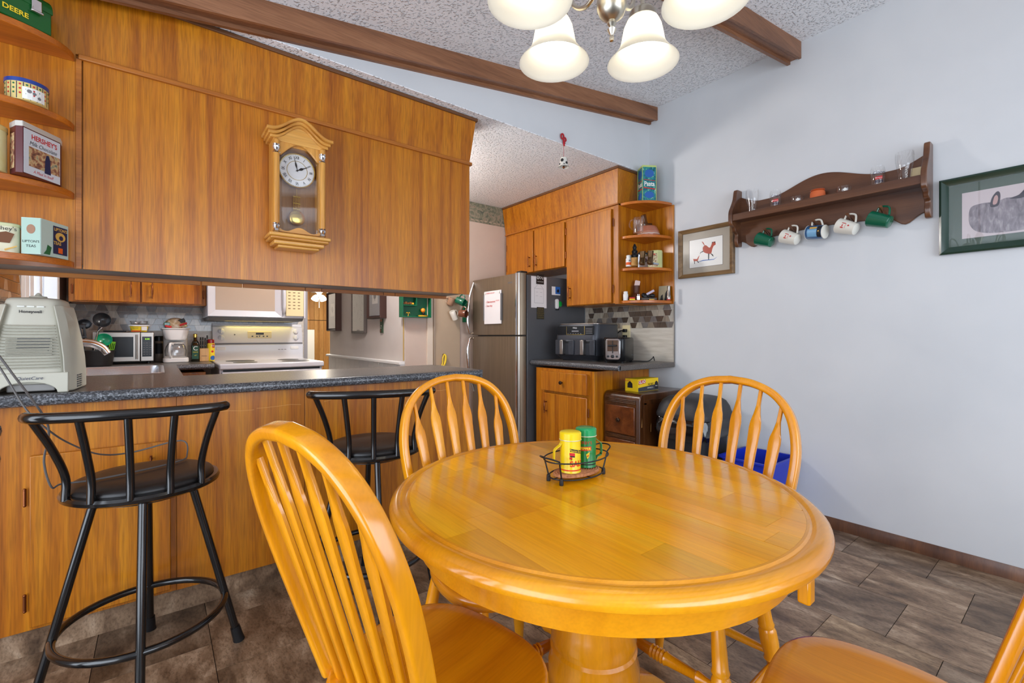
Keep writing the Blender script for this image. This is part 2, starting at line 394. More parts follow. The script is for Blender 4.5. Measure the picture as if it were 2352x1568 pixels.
# floor
fl = struct('floor', MB().box(-1.7, 5.2, -2.5, 14, -.06, -.004), GROUT)
tw = .328; tmesh = None; cnt = 0
for i in range(-5, 13):
    xa = XR-.302-tw*(i)            # seams parallel to the right wall
    xb = xa+tw
    if xb < -1.4: continue
    y0 = (.48 if i % 2 == 0 else .65)
    for j in range(-3, 14):
        ya = y0-tw*2+tw*j
        if xa > XR or ya > 4.6 or (xb < .3 and ya > 2.6) : continue
        if (xa > 1.0 and ya > 2.3 and ya < 3.4) and False: continue
        c = Vector((xa+tw/2, ya+tw/2, 0))
        if c.x*FW.x+c.y*FW.y < .45: continue
        xe = min(xb, XR)
        if xe < xb-.001 or tmesh is None:
            h = (xe-xa)/2-.0012
            b = MB(); b.box(-h if xe < xb-.001 else -tw/2+.0012, h if xe < xb-.001 else tw/2-.0012, -tw/2+.0012, tw/2-.0012, -.004, .0)
            o = b.build('floor_tile', TILEF, None); o.location = (xa+h+.0012 if xe < xb-.001 else c.x, c.y, 0)
            if xe >= xb-.001: tmesh = o.data
        else:
            o = bpy.data.objects.new('floor_tile', tmesh); COL.objects.link(o); o.location = c
        o.parent = fl; cnt += 1
# right wall, header, ceilings
struct('wall_right', MB().prism([(-2.5, 0), (3.75, 0), (3.75, 3.05), (-2.5, 3.05)], XR, XR+.12, 'yz'), WALLP)
struct('wall_header', MB().prism([(-.2, ZK+.004), (XR, ZK+.004), (XR, zc(XR)), (-.2, zc(-.2))], YH, YH+.10, 'xz'), WALLP)
struct('ceiling', MB().prism([(-1.75, zc(-1.75)), (XR+.12, zc(XR+.12)), (XR+.12, zc(XR)+.14), (-1.75, zc(-1.75)+.12)], -2.5, YH+.1, 'xz'), POP)
struct('ceiling_kitchen', MB().box(-1.75, 5.2, YH+.10, 14, ZK, ZK+.1).box(-1.75, XR, YH, YH+.1, ZK, ZK+.004), POP)
def beam(name, y0, label):
    y1 = y0+.078
    prof = [(y0, 0), (y1, 0), (y1, -.112), (y1-.018, -.112), (y1-.018, -.094), (y0+.014, -.094), (y0+.014, -.102), (y0, -.102)]
    b = MB(); b.rings([[(x, py, zc(x)+dz) for py, dz in prof] for x in (-1.7, XR-.001)])
    return struct(name, b, BEAMW)
beam('trim_1', YH-.078, ''); beam('trim_2', 1.10, ''); beam('trim_3', .02, ''); beam('trim_4', -1.06, '')
struct('baseboard_right', MB().prism([(XR, 0), (XR-.014, 0), (XR-.012, .03), (XR-.006, .055), (XR-.004, .062), (XR, .062)], -2.45, 1.92, 'xz'), WALNZ)
# dining room: left wall with patio door opening, rear wall with window opening (behind the camera)
struct('wall_dining_left', MB().box(-1.75, -1.65, -2.5, -1.0, 0, 2.4).box(-1.75, -1.65, 1.7, 4.6, 0, 2.4).box(-1.75, -1.65, -1.0, 1.7, 2.1, 2.4), WALLP)
struct('wall_rear', MB().box(-1.75, -.6, -2.55, -2.45, 0, 3).box(2.8, 3.2, -2.55, -2.45, 0, 3).box(-.6, 2.8, -2.55, -2.45, 0, .45).box(-.6, 2.8, -2.55, -2.45, 2.25, 3), WALLP)
w2 = thing('window_2', None, None, (-1.66, .35, 0), kind='structure')
b = MB()
for y in (-1.0, .34, 1.64): b.box(-.03, .03, y-.35, y-.35+.07, 0, 2.1)
b.box(-.03, .03, -1.35, 1.35, 2.03, 2.1).box(-.03, .03, -1.35, 1.35, 0, .08); b.build('window_frame', WHITEP, w2, local=True)
struct('wall_left_end', MB().box(-1.65, -.56, 2.38, 2.5, 0, 2.4), VEN)
# kitchen left wall with window
YB = 4.48; XL = -.51
struct('wall_left', MB().box(XL-.1, XL, 2.5, 3.07, 0, ZK).box(XL-.1, XL, 4.1, YB, 0, ZK).box(XL-.1, XL, 3.07, 4.1, 0, 1.12).box(XL-.1, XL, 3.07, 4.1, 2.05, ZK), WALLH)
win = thing('window_1', None, None, (XL, 3.585, 1.12), kind='structure')
b = MB(); W2 = .515
b.box(-.09, .012, -W2, -W2+.07, 0, .93).box(-.09, .012, W2-.07, W2, 0, .93).box(-.09, .012, -W2, W2, 0, .06).box(-.09, .012, -W2, W2, .87, .93).box(-.08, -.01, .06, .12, .06, .87)
b.build('window_frame', WHITEP, win, local=True, bev=.004)
box('window_sash', WHITEP, win, -.07, -.03, .12, .15, .06, .87)
box('window_pane', mat('frosted_pane', (232, 240, 250), .5, trans=.9), win, -.055, -.05, -W2+.07, W2-.07, .06, .87, bev=0)
for k in range(4): box('blind_slat', WHITEP, win, -.03, -.026, -W2+.09+k*.11, -W2+.18+k*.11, .06, .87, bev=0)
# kitchen back wall (behind the range), jamb, hall wall and far wall
wb = struct('wall_kitchen_back', MB().box(XL-.1, 1.075, YB, YB+.1, 0, ZK), WALLH)
struct('trim_5', MB().box(1.06, 1.09, YB-.012, YB+.115, 0, 2.1), mat('jamb_grey', (158, 156, 158), .5))
struct('wall_back', MB().box(1.68, XR, 3.65, 3.75, 0, ZK), WALLH)
hw = struct('wall_hall', MB().box(1.665, 1.72, 3.655, 5.77, 0, ZK), WALLG)
box('corner_bead', mat('mustard', (186, 154, 84), .5), hw, 1.661, 1.668, 3.648, 3.658, .9, 2.2, local=False, bev=0)
for k in range(16):
    y0 = 3.66+k*.132; box('wainscot_board', WHITEP, hw, 1.651, 1.664, y0, y0+.129, .1, .87, local=False, bev=.002)
MB().prism([(1.663, .868), (1.615, .868), (1.615, .886), (1.63, .892), (1.663, .892)], 3.63, 5.77, 'xz').build('wainscot_cap', WHITEP, hw)
box('cap_bracket', WHITEP, hw, 1.625, 1.663, 3.635, 3.655, .80, .868, local=False)
struct('wall_hall_end', MB().box(1.6, 5.2, 13.62, 13.7, 0, 2.5), GROUT)
fw = bpy.data.objects['wall_hall_end']
for k in range(14):
    x0 = 3.0+k*.125
    box('pine_board', PINE, fw, x0, x0+.121, 13.6, 13.62, 0, 1.55, local=False, bev=.004)
    box('pine_board', PINE, fw, x0, x0+.121, 13.6, 13.62, 1.565, 2.5, local=False, bev=.004)
struct('wall_hall_left', MB().box(.95, 1.06, YB+.1, 14, 0, ZK), WALLG)
struct('wall_hall_right', MB().box(5.1, 5.2, 3.75, 14, 0, ZK).box(1.72, 5.2, 5.7, 5.77, 0, ZK), WALLG)
hd = struct('door_2', MB().box(2.9, 3.32, 12.9, 12.94, 0, 1.28), WHITEP)
# beige door and its casing on the back wall, wallpaper border
d1 = thing('door_1', None, None, (2.08, 3.65, 0), kind='structure')
box('door_panel', mat('door_beige', (176, 156, 132), .5), d1, -.125, .14, -.012, 0, 0, 2.03)
box('door_casing', CREAM, d1, -.2, -.125, -.02, 0, 0, 2.08)
MB().box(-.147, -.135, -.026, -.019, 0, 2.08).build('casing_bead', mat('casing_taupe', (140, 120, 100), .6), d1, local=True)  # bead in a darker taupe than the casing
bd = struct('trim_6', MB().box(1.7, XR-.02, 3.644, 3.65, 2.2, ZK-.002), mottled('border_paper', [(.3, (86, 92, 80)), (.5, (124, 124, 104)), (.62, (150, 138, 120)), (.75, (110, 92, 80))], 14, .8, detail=5, dist=2.5))
for k in range(26): box('border_dash', mat('border_cream', (170, 154, 134), .8), bd, 1.72+k*.052, 1.75+k*.052, 3.6435, 3.644, 2.215, 2.225, local=False, bev=0)

# mosaic backsplashes: trapezoid glass tiles, each its own piece
TR = {}
def mosaic(parent, o, ux, n, rows, rh, pitch, nrm):
    """o: lower-left corner; ux: along the wall; nrm: out of the wall"""
    o, ux, nrm = Vector(o), Vector(ux), Vector(nrm)
    for r in range(rows):
        sh = (0, .43, -.3, .6, .2, -.2, .35)[r]*pitch
        for k in range(n):
            up = k % 2 == 0; key = (up, round(rh, 4), round(pitch, 4))
            if key not in TR:
                a, c = (.78, .22) if up else (.22, .78)
                h = rh-.002; wa, wc = pitch*(.5+.46*(a-.5)*2*.6), pitch*(.5+.46*(c-.5)*2*.6)
                b = MB().prism([(-wa+.0008, 0), (wa-.0008, 0), (wc-.0008, h), (-wc+.0008, h)], 0, -.005, 'xz')
                t = b.build('mosaic_tile', MOSAIC, None); TR[key] = t.data; bpy.data.objects.remove(t)
            if not (-.1*pitch < pitch*(k+.5)+sh-pitch*.5 and pitch*(k+1)+sh < pitch*(n+.1)): continue
            t = bpy.data.objects.new('mosaic_tile', TR[key]); COL.objects.link(t)
            t.matrix_world = Matrix.Translation(o+ux*(pitch*(k+.5)+sh)+Vector((0, 0, rh*r+.001))) @ Matrix((ux, -nrm, Vector((0, 0, 1)))).transposed().to_4x4()
            t.parent = parent
bs = struct('wall_splash_right', MB().box(XR-.006, XR, 1.955, 2.86, .912, 1.37), LAMTILE)
mosaic(bs, (XR-.006, 2.85, 1.174), (0, -1, 0), 16, 4, .046, .0552, (-1, 0, 0))
box('splash_edge', mat('alu_edge', (150, 146, 142), .4, .6), bs, XR-.012, XR-.0, 1.952, 1.957, .912, 1.37, local=False, bev=0)
bs2 = struct('wall_splash_back', MB().box(XL, 1.06, YB-.006, YB, .9, 1.4), LAMTILE)
mosaic(bs2, (XL+.01, YB-.006, 1.15), (1, 0, 0), 27, 5, .0475, .057, (0, -1, 0))
bs3 = struct('wall_splash_left', MB().box(XL, XL+.006, 2.5, 3.06, .9, 1.5), LAMTILE)
mosaic(bs3, (XL+.006, 2.62, 1.15), (0, 1, 0), 8, 7, .05, .056, (1, 0, 0))

# ================================================================== PENINSULA, COUNTERS, CABINETS
def pull(parent, x, y, z, L=.1, axis='z', out=(0, -1, 0)):
    """turned bronze bar pull with copper grip"""
    o = Vector(out); a = Vector((x, y, z))+o*.026; d = Vector((0, 0, 1)) if axis == 'z' else Vector((1, 0, 0))
    b = MB(); b.turn(a-d*L/2, a+d*L/2, [(0, .002), (.03, .0045), (.07, .003), (.12, .005), (.18, .003), (.24, .0055), (.5, .0062), (.76, .0055), (.82, .003), (.88, .005), (.93, .003), (.97, .0045), (1, .002)], 10)
    for s in (-1, 1): b.turn(a+d*s*L*.36, a+d*s*L*.36-o*.026, [(0, .003), (1, .005)], 8)
    return b.build('handle', COPPER, parent, local=False)
def hinge(parent, x, y, z, ax='z', ny=-1, along=None):
    b = MB(); b.tube([(x, y, z-.025), (x, y, z+.025)], .0045, 8).sphere((x, y, z+.027), .005, 8).sphere((x, y, z-.027), .005, 8)
    return b.build('hinge', COPPER, parent, local=False)

YP = 2.25
pc = thing('peninsula_cabinet', 'long veneer base cabinet of the breakfast bar behind the bar stools', 'cabinet', (.5, YP+.25, 0))
box('cabinet_body', VEN, pc, -.55, 1.43, YP+.004, YP+.5, .1, .872, local=False, bev=.002)
box('front_panel', VEN, pc, .06, .535, YP-.004, YP+.004, .1, .872, local=False, bev=.001)
box('front_panel', VEN, pc, .537, 1.432, YP-.004, YP+.004, .1, .872, local=False, bev=.001)
box('front_panel', VEN, pc, -.55, .058, YP-.002, YP+.004, .1, .872, local=False, bev=.001)
box('toe_kick', TILEF, pc, -.55, 1.4, YP+.03, YP+.05, 0, .1, local=False, bev=0)
dr = box('door', VEN, pc, -.345, .04, YP-.02, YP-.004, .115, .70, local=False, bev=.003)
pull(dr, -.02, YP-.02, .6, .115)
for z in (.56, .2): hinge(pc, -.357, YP-.012, z)
# scratches on the veneer are wear of its own
for x0, z0, L, a in ((.05, .79, .16, .02), (.13, .80, .2, -.01), (.34, .797, .18, .0), (.62, .80, .14, .02), (.9, .79, .22, -.02), (1.1, .80, .2, .01), (.42, .14, .004, 0)):
    p = [(x0+L*t, z0+a*t+random.uniform(-.003, .003)) for t in (0, .25, .5, .75, 1)]
    flat('scuff_mark', mat('bare_wood', (206, 150, 84), .7), pc, [p+[(q[0], q[1]+.0016) for q in reversed(p)]], y=YP-.0041, t=.0002, local=False)

ct = thing('countertop', 'dark speckled laminate countertop of the breakfast bar and sink corner', 'countertop', (.5, 2.5, .874))
def bullnose_x(b, x0, x1, y, z0, z1, r=.019, side=-1):
    n = 8; prof = [(y+.03*-side, z1)]+[(y-side*r+side*r*math.sin(PI*i/n), (z0+z1)/2+(z1-z0)/2*math.cos(PI*i/n)) for i in range(n+1)]+[(y+.03*-side, z0)]
    b.rings([[(x, p, q) for p, q in prof] for x in (x0, x1)])
b = MB().prism([(-.5, 2.22), (1.475, 2.22), (1.475, 2.72), (1.42, 2.78), (.1, 2.78), (.1, 3.85), (.305, 3.85), (.305, YB-.006), (XL+.006, YB-.006), (XL+.006, 2.5), (-.5, 2.5)], .876, .914, 'xy')
# sink opening is cut by building the slab in strips
b = MB()
b.box(-.5, 1.475, 2.215, 2.78, .876, .914).box(XL+.006, .1, 2.78, 3.03, .876, .914).box(XL+.006, .1, 3.82, YB-.006, .876, .914)
b.box(XL+.006, -.4, 3.03, 3.82, .876, .914).box(.02, .1, 3.03, 3.82, .876, .914).box(.1, .318, 3.87, YB-.006, .876, .914)
b.build('slab', COUNTER, ct, sharp=30)
b = MB(); bullnose_x(b, -.5, 1.487, 2.188, .872, .914); b.build('front_edge', mottled('counter_edge', [(.36, (44, 44, 46)), (.52, (78, 80, 84)), (.66, (134, 136, 140))], 170, .3, .3, 0, 4), ct)
b = MB(); bullnose_x(b, .1, .318, 3.842, .876, .914); b.build('back_edge', MATS['counter_edge'], ct)
MB().prism([(1.475, 2.19), (1.492, 2.195), (1.494, 2.72), (1.43, 2.785), (1.42, 2.78), (1.475, 2.72)], .872, .914, 'xy').build('end_edge', MATS['counter_edge'], ct)
bc = thing('base_cabinet', 'veneer base cabinet beside the white range, below the back counter', 'cabinet', (.2, 4.1, 0))
box('cabinet_body', VEN, bc, .115, .27, 3.9, YB-.02, .1, .855, local=False)
box('drawer', VEN, bc, .118, .225, 3.885, 3.9, .70, .84, local=False)
sc_ = thing('sink_cabinet', 'veneer base cabinet under the kitchen window sink', 'cabinet', (-.2, 3.3, 0))
box('cabinet_body', VEN, sc_, XL+.01, .06, 2.8, 3.86, .1, .69, local=False)

# upper cabinet of the peninsula
uc = thing('overhead_cabinet', 'large veneer overhead cabinet with curved end shelves above the breakfast bar', 'cabinet', (.5, YP+.15, 1.35))
XE = 1.437
box('cabinet_box', VEN, uc, -.62, XE-.004, YP+.012, YP+.29, 1.368, ZK-.004, local=False)
box('front_panel', VEN, uc, -.213, XE, YP, YP+.012, 1.352, 2.105, local=False, bev=.001)
box('end_panel', VEN, uc, -.62, -.232, YP, YP+.012, 1.352, 2.33, local=False, bev=.001)
box('joint_strip', VENX, uc, -.232, -.216, YP-.004, YP+.012, 1.352, 2.105, local=False, bev=.001)
box('soffit_strip', VENX, uc, -.225, XE+.012, YP-.012, YP+.012, 2.103, 2.122, local=False, bev=.003)
MB().add([(-.62, YP, 2.122), (XE, YP, 2.122), (XE+.035, YP-.012, ZK-.018), (-.62, YP-.012, ZK-.018), (-.62, YP+.28, 2.122), (XE, YP+.28, 2.122), (XE+.035, YP+.3, ZK-.018), (-.62, YP+.3, ZK-.018)],
         [(0, 1, 2, 3), (1, 5, 6, 2), (4, 7, 6, 5), (3, 2, 6, 7), (0, 4, 5, 1), (0, 3, 7, 4)]).build('soffit_panel', VEN, uc)
box('ceiling_trim', TRIMW, uc, -.62, XE+.047, YP-.02, YP+.31, ZK-.02, ZK-.001, local=False, bev=.004)
box('underside', mat('grey_melamine', (120, 116, 114), .4), uc, -.62, XE-.004, YP+.012, YP+.272, 1.36, 1.368, local=False, bev=0)
for x0, x1 in ((-.62, .155), (.16, .32), (.325, .60), (.605, .68), (.685, 1.02), (1.025, 1.09), (1.095, XE-.004)):
    box('back_rail', VENX, uc, x0, x1, YP+.262, YP+.285, 1.343, 1.368, local=False, bev=.001)
# curved end shelves
def shelf_poly(x1, a, bb, y, n=16, p=2.0):
    pts = [(x1, y)]
    for i in range(1, n+1):
        t = PI/2*i/n; pts.append((x1-a+a*math.cos(t), y-bb*math.sin(t)))
    return pts+[(x1-a-.06, y-bb), (x1-a-.06, y)]
SHZ = (1.352, 1.598, 1.842, 2.092)
for z in SHZ:
    MB().prism(shelf_poly(-.235, .31, .185, YP), z, z+.022, 'xy').build('curved_shelf', SHELFW, uc, bev=.002)

# ------------------------------------------------------------------ right hand side: upper cabinet with soffit
ru = thing('wall_cabinet', 'veneer wall cabinet with three doors and soffit above the refrigerator', 'cabinet', (2.91, 2.93, 1.35))
XF = 2.755
box('cabinet_box', VEN, ru, XF+.004, XR-.002, 2.235, 2.78, 1.36, 2.108, local=False, bev=.001)
box('cabinet_box', VEN, ru, XF+.004, XR-.002, 2.78, 3.64, 1.70, 2.108, local=False, bev=.001)
def dooru(y0, y1, z0, z1, px, hy):
    d = box('door', VEN, ru, XF-.016, XF+.003, y0, y1, z0, z1, local=False, bev=.003)
    pull(d, XF-.016, hy, px, .11, out=(-1, 0, 0)); return d
dooru(2.285, 2.765, 1.365, 2.085, 1.47, 2.72)
dooru(2.795, 3.19, 1.705, 2.085, 1.80, 3.15)
dooru(3.205, 3.60, 1.705, 2.085, 1.80, 3.245)
for y, z in ((2.272, 1.98), (2.272, 1.47), (2.783, 2.0), (2.783, 1.8), (3.612, 1.98), (3.612, 1.78)): hinge(ru, XF-.008, y, z)
box('soffit_strip', VENY, ru, XF-.012, XF+.004, 2.225, 3.64, 2.108, 2.12, local=False, bev=.003)
MB().add([(XF, 2.235, 2.12), (XF, 3.64, 2.12), (XF-.04, 3.64, ZK-.018), (XF-.04, 2.20, ZK-.018), (XR-.002, 2.235, 2.12), (XR-.002, 3.64, 2.12), (XR-.002, 3.64, ZK-.018), (XR-.002, 2.20, ZK-.018)],
         [(0, 3, 2, 1), (0, 4, 7, 3), (1, 2, 6, 5), (4, 5, 6, 7), (3, 7, 6, 2), (0, 1, 5, 4)]).build('soffit_panel', VEN, ru)
box('ceiling_trim', wood('dark_trim_y', (88, 52, 26), (106, 66, 34), (120, 78, 42), 'y', 1, .5, 0), ru, XF-.05, XR-.003, 2.192, 3.64, ZK-.02, ZK-.001, local=False, bev=.003)
cs = thing('corner_shelf', 'open veneer corner shelf with curved boards at the end of the wall cabinet', 'shelf', (2.95, 2.1, 1.35))
box('side_panel', VEN, cs, XF-.004, XR-.012, 2.216, 2.232, 1.352, 2.10, local=False, bev=.001)
box('side_post', VEN, cs, XF-.018, XF-.001, 2.212, 2.245, 1.352, 2.10, local=False, bev=.001)
box('back_panel', VEN, cs, XR-.014, XR-.001, 1.958, 2.232, 1.352, 2.10, local=False, bev=.001)
CSZ = (1.357, 1.600, 1.842, 2.095)
for z in CSZ:
    P = [(XR-.014, 2.216)]+[(XR-.014-.30*math.sin(t*PI/2/14), 2.216-.245*math.cos(t*PI/2/14)) for t in range(15)]
    MB().prism(P, z, z+.02, 'xy').build('curved_shelf', SHELFW, cs, bev=.002)

# right base cabinet and counter
rb = thing('base_cabinet', 'veneer base cabinet with one drawer and door beside the refrigerator', 'cabinet', (2.75, 2.5, 0))
XB = 2.43
box('cabinet_body', VEN, rb, XB, XR-.016, 2.175, 2.80, .1, .858, local=False, bev=.001)
box('cabinet_base', OLDW, rb, XB+.05, XR-.02, 2.19, 2.80, 0, .1, local=False, bev=0)
d = box('drawer', VEN, rb, XB-.03, XB-.001, 2.225, 2.71, .685, .835, local=False, bev=.003)
MB().lathe([(.006, 0), (.006, .012), (.014, .018), (.014, .024), (.008, .03)], 14, (XB-.03, 2.47, .76), (-1, 0, 0)).build('knob', BRONZE, d)
d = box('door', VEN, rb, XB-.018, XB-.001, 2.235, 2.70, .12, .665, local=False, bev=.004)
pull(d, XB-.018, 2.655, .56, .1, out=(-1, 0, 0))
hinge(rb, XB-.01, 2.223, .56); hinge(rb, XB-.01, 2.223, .2)
rc = thing('countertop', 'short dark speckled countertop under the air fryer and toaster', 'countertop', (2.7, 2.4, .874))
box('slab', COUNTER, rc, 2.415, XR-.014, 1.945, 2.845, .876, .914, local=False, bev=.006)
MB().rings([[(2.40+.016-.016*math.sin(PI*i/8), y, .895+.019*math.cos(PI*i/8)) for i in range(9)]+[(2.43, y, .876), (2.43, y, .914)] for y in (1.945, 2.845)]).build('front_edge', MATS['counter_edge'], rc)

# ------------------------------------------------------------------ refrigerator (faces -X)
fr = thing('refrigerator', 'stainless top-freezer refrigerator with dark grey sides', 'refrigerator', (2.7, 3.22, 0), -PI/2)
# local: x = viewer's right (-Y), y = depth (+X); width .728, body y from -.32 to .36
hw_ = .364
box('body', GREYS, fr, -hw_, hw_, -.32, .355, .02, 1.612, bev=.006)
def fdoor(name, z0, z1):
    P = [(-hw_, -.33), (-hw_, -.375), (-hw_+.02, -.383), (hw_-.075, -.383), (hw_-.06, -.392), (hw_-.04, -.395), (hw_-.012, -.385), (hw_, -.36), (hw_, -.33)]
    return MB().prism(P, z0, z1, 'xy').build(name, STEELD, fr, local=True, bev=.003, sharp=30)
fd = fdoor('freezer_door', 1.118, 1.625); ld = fdoor('lower_door', .06, 1.108)
for dd, z0, z1 in ((fd, 1.12, 1.624), (ld, .062, 1.106)):
    MB().prism([(hw_-.062, -.392), (hw_-.055, -.401), (hw_-.046, -.403), (hw_-.04, -.395)], z0, z1, 'xy').build('chrome_strip', CHROME, dd, local=True)
    MB().prism([(hw_-.034, -.394), (hw_-.03, -.399), (hw_-.02, -.398), (hw_-.014, -.387)], z0, z1, 'xy').build('chrome_strip', STEEL, dd, local=True)
def handle(d, za, zb):
    pts = smoothpath([(-hw_+.03, -.383, za), (-hw_+.022, -.43, za+(zb-za)*.35), (-hw_+.02, -.445, za+(zb-za)*.75), (-hw_+.02, -.425, zb)], 6)
    MB().tube(pts, [.010+.003*math.sin(PI*i/(len(pts)-1)) for i in range(len(pts))], 10).tube([(-hw_+.02, -.425, zb), (-hw_+.02, -.38, zb)], .009, 8).build('handle', CHROME, d, local=True)
handle(fd, 1.605, 1.135); handle(ld, .60, 1.09)
box('hinge_cover', BLK, fr, hw_-.07, hw_-.01, -.375, -.31, 1.625, 1.64)
flat('nameplate', mat('plate_grey', (96, 90, 84), .4), fr, [rect(hw_-.175, hw_-.115, 1.548, 1.562)], y=-.3835)
wbd = thing('whiteboard', 'white dry-erase board with red handwriting on the freezer door', 'whiteboard', (2.7-.3845, 3.24, 1.36), -PI/2)
box('board', mat('board_white', (232, 230, 232), .25, coat=.3), wbd, -.125, .125, -.012, 0, -.145, .145, bev=.003)
for s in (-1, 1): box('side_rail', GREYM, wbd, s*.128-.007, s*.128+.007, -.016, 0, -.115, .115)
for s in (-1, 1): MB().lathe([(.012, 0), (.011, .006), (.004, .008)], 14, (s*.105, -.013, .128), (0, -1, 0)).build('magnet_button', WHITE, wbd, local=True)
text('-SWEEP & VACUUM', .018, INKR, wbd, -.03, .125, -.0135, sx=.8, shear=.2)
text('- Clean basement', .026, INKR, wbd, -.025, .05, -.0135, sx=.78, shear=.2)
text('- mop etc', .02, INKR, wbd, .075, .058, -.0135, sx=.7, shear=.3)
text('- Clean shop', .026, INKR, wbd, -.05, .015, -.0135, sx=.78, shear=.2)
# things on the fridge side (faces -Y): side plane y = 3.22-.364 = 2.856
def onside(name, label, cat, px, py): 
    p = aty(px, py, 2.854); return thing(name, label, cat, (p.x, 2.8555, p.z))
o = onside('paper_sheet', 'white paper with faint pencil house drawing stuck on the refrigerator side', 'paper', 1238, 671)
box('sheet', PAPER, o, -.085, .085, -.001, 0, -.13, .13, bev=0)
lines = [((-.05, -.09), (-.05, .03)), ((-.05, .03), (.0, .075)), ((0, .075), (.05, .03)), ((.05, .03), (.05, -.09)), ((-.05, -.09), (.05, -.09)), ((-.035, .0), (-.01, .0)), ((-.035, -.03), (-.01, -.03)), ((.012, 0), (.035, 0)), ((.012, -.035), (.035, -.035)), ((-.05, .03), (.05, .03))]
b = []
for a, c in lines:
    d = Vector((c[0]-a[0], c[1]-a[1])).normalized()*.0007; b.append([(a[0]-d.y, a[1]+d.x), (a[0]+d.y, a[1]-d.x), (c[0]+d.y, c[1]-d.x), (c[0]-d.y, c[1]+d.x)])
flat('pencil_drawing', INKGREY, o, b, y=-.0011, t=.0001)
o = onside('fridge_magnet', 'black magnet with white symbols holding the paper drawing', 'magnet', 1240, 641)
box('plate', BLK, o, -.042, .042, -.006, -.0035, -.042, .042, bev=.001)
box('magnet_back', BLK, o, -.02, .02, -.0036, -.0015, -.02, .02, bev=0)
b = MB(); b.tube([(-.025+.013*math.cos(t), -.0065, .012+.013*math.sin(t)) for t in [2*PI*i/20 for i in range(20)]], .0015, 6, True)
for a in (PI/2, -PI/2, -PI*.8, -PI*.2): b.tube([(-.025, -.0065, .012), (-.025+.012*math.cos(a), -.0065, .012+.012*math.sin(a))], .0012, 6)
b.build('peace_symbol', INKW, o, local=True)
b = MB(); b.tube([(.002+.012*(math.sin(t)**3), -.0065, .012+.011*(.8*math.cos(t)-.31*math.cos(2*t)-.12*math.cos(3*t))) for t in [2*PI*i/24 for i in range(24)]], .0015, 6, True); b.build('heart_symbol', INKW, o, local=True)
flat('leaf_symbol', INKW, o, [[(.028, -.003), (.028+.016*math.cos(a)-.002*math.sin(a), .005+.016*math.sin(a)), (.028+.018*math.cos(a), .005+.018*math.sin(a)), (.029, -.001)] for a in (.3, .9, PI/2, PI-.9, PI-.3)], y=-.0062)
text('DAILY BLAZE', .0105, INKW, o, 0, -.022, -.0065)
o = onside('fridge_magnet', 'dark magnet with rows of gold lettering below the paper drawing', 'magnet', 1241, 719)
box('plate', mat('dark_brown_plate', (48, 44, 34), .4), o, -.04, .04, -.0045, -.0015, -.05, .05, bev=.001)
for k, s in enumerate(('NEVER BE', 'TOO BUSY', 'TO BE DOWN', 'TO EARTH', 'TYCOONS')): text(s, .017, mat('gold_dim', (120, 104, 56), .6), o, 0, .035-.018*k, -.005, sx=.85)
o = onside('photo_magnet', 'blue picture magnet over a small white card on the refrigerator side', 'magnet', 1277, 668)
box('card', PAPER, o, -.05, .05, -.0025, -.0015, -.036, .036, bev=0)
box('picture', INKB, o, -.008, .048, -.005, -.0026, -.026, .036, bev=.0005)
flat('dark_motif', INK, o, [circ(.014, 14, .02, .0)+[], [(.012, .0), (.03, .015), (.034, .008)]], y=-.0052)
o = onside('bag_clip', 'white bag clip with green knob on the refrigerator side', 'clip', 1277, 698)
MB().prism(rrect(.032, .085, .014, 4), -.022, -.0015, 'xz').build('clip_body', WHITE, o, local=True, bev=.004)
box('clip_jaw', BLK, o, -.006, .02, -.02, -.004, -.052, -.04)
MB().lathe([(.012, 0), (.024, .006), (.024, .014), (.012, .018)], 20, (.034, -.004, 0), (0, -1, 0)).build('knob', mat('clear_green', (20, 150, 60), .15, coat=.4), o, local=True)

# ------------------------------------------------------------------ range and microwave hood on the back wall
st = thing('range', 'white electric range with back control panel and yellow clock display', 'stove', (.69, 4.1, 0))
XA, XZ = .345, 1.035
box('body', APPL, st, XA, XZ, 3.80, YB-.01, .03, .875, local=False, bev=.004)
box('oven_door', APPL, st, XA+.01, XZ-.01, 3.765, 3.80, .16, .855, local=False, bev=.006)
box('door_gap', BLK, st, XA+.02, XZ-.02, 3.79, 3.80, .855, .872, local=False, bev=0)
box('cooktop', APPL, st, XA-.005, XZ+.005, 3.755, YB-.08, .872, .912, local=False, bev=.008)
for x, y, r in ((.52, 3.93, .08), (.87, 3.93, .1), (.52, 4.2, .1), (.87, 4.2, .08)): MB().lathe([(r, 0), (r, .002), (r-.01, .003)], 28, (x, y, .912)).build('burner', GREYD, st)
MB().prism([(YB-.015, .90), (YB-.10, .905), (YB-.085, .955), (YB-.085, 1.04), (YB-.015, 1.04)], XA, XZ, 'yz').build('lower_backguard', APPL, st, bev=.005)
box('guard_gap', GREYM, st, XA+.005, XZ-.005, YB-.08, YB-.02, 1.04, 1.052, local=False, bev=0)
MB().prism([(YB-.015, 1.052), (YB-.085, 1.052), (YB-.065, 1.185), (YB-.05, 1.195), (YB-.045, 1.215), (YB-.015, 1.215)], XA+.005, XZ-.005, 'yz').build('control_panel', APPL, st, bev=.003)
def onpanel(z): return YB-.085+.02*(z-1.052)/.133
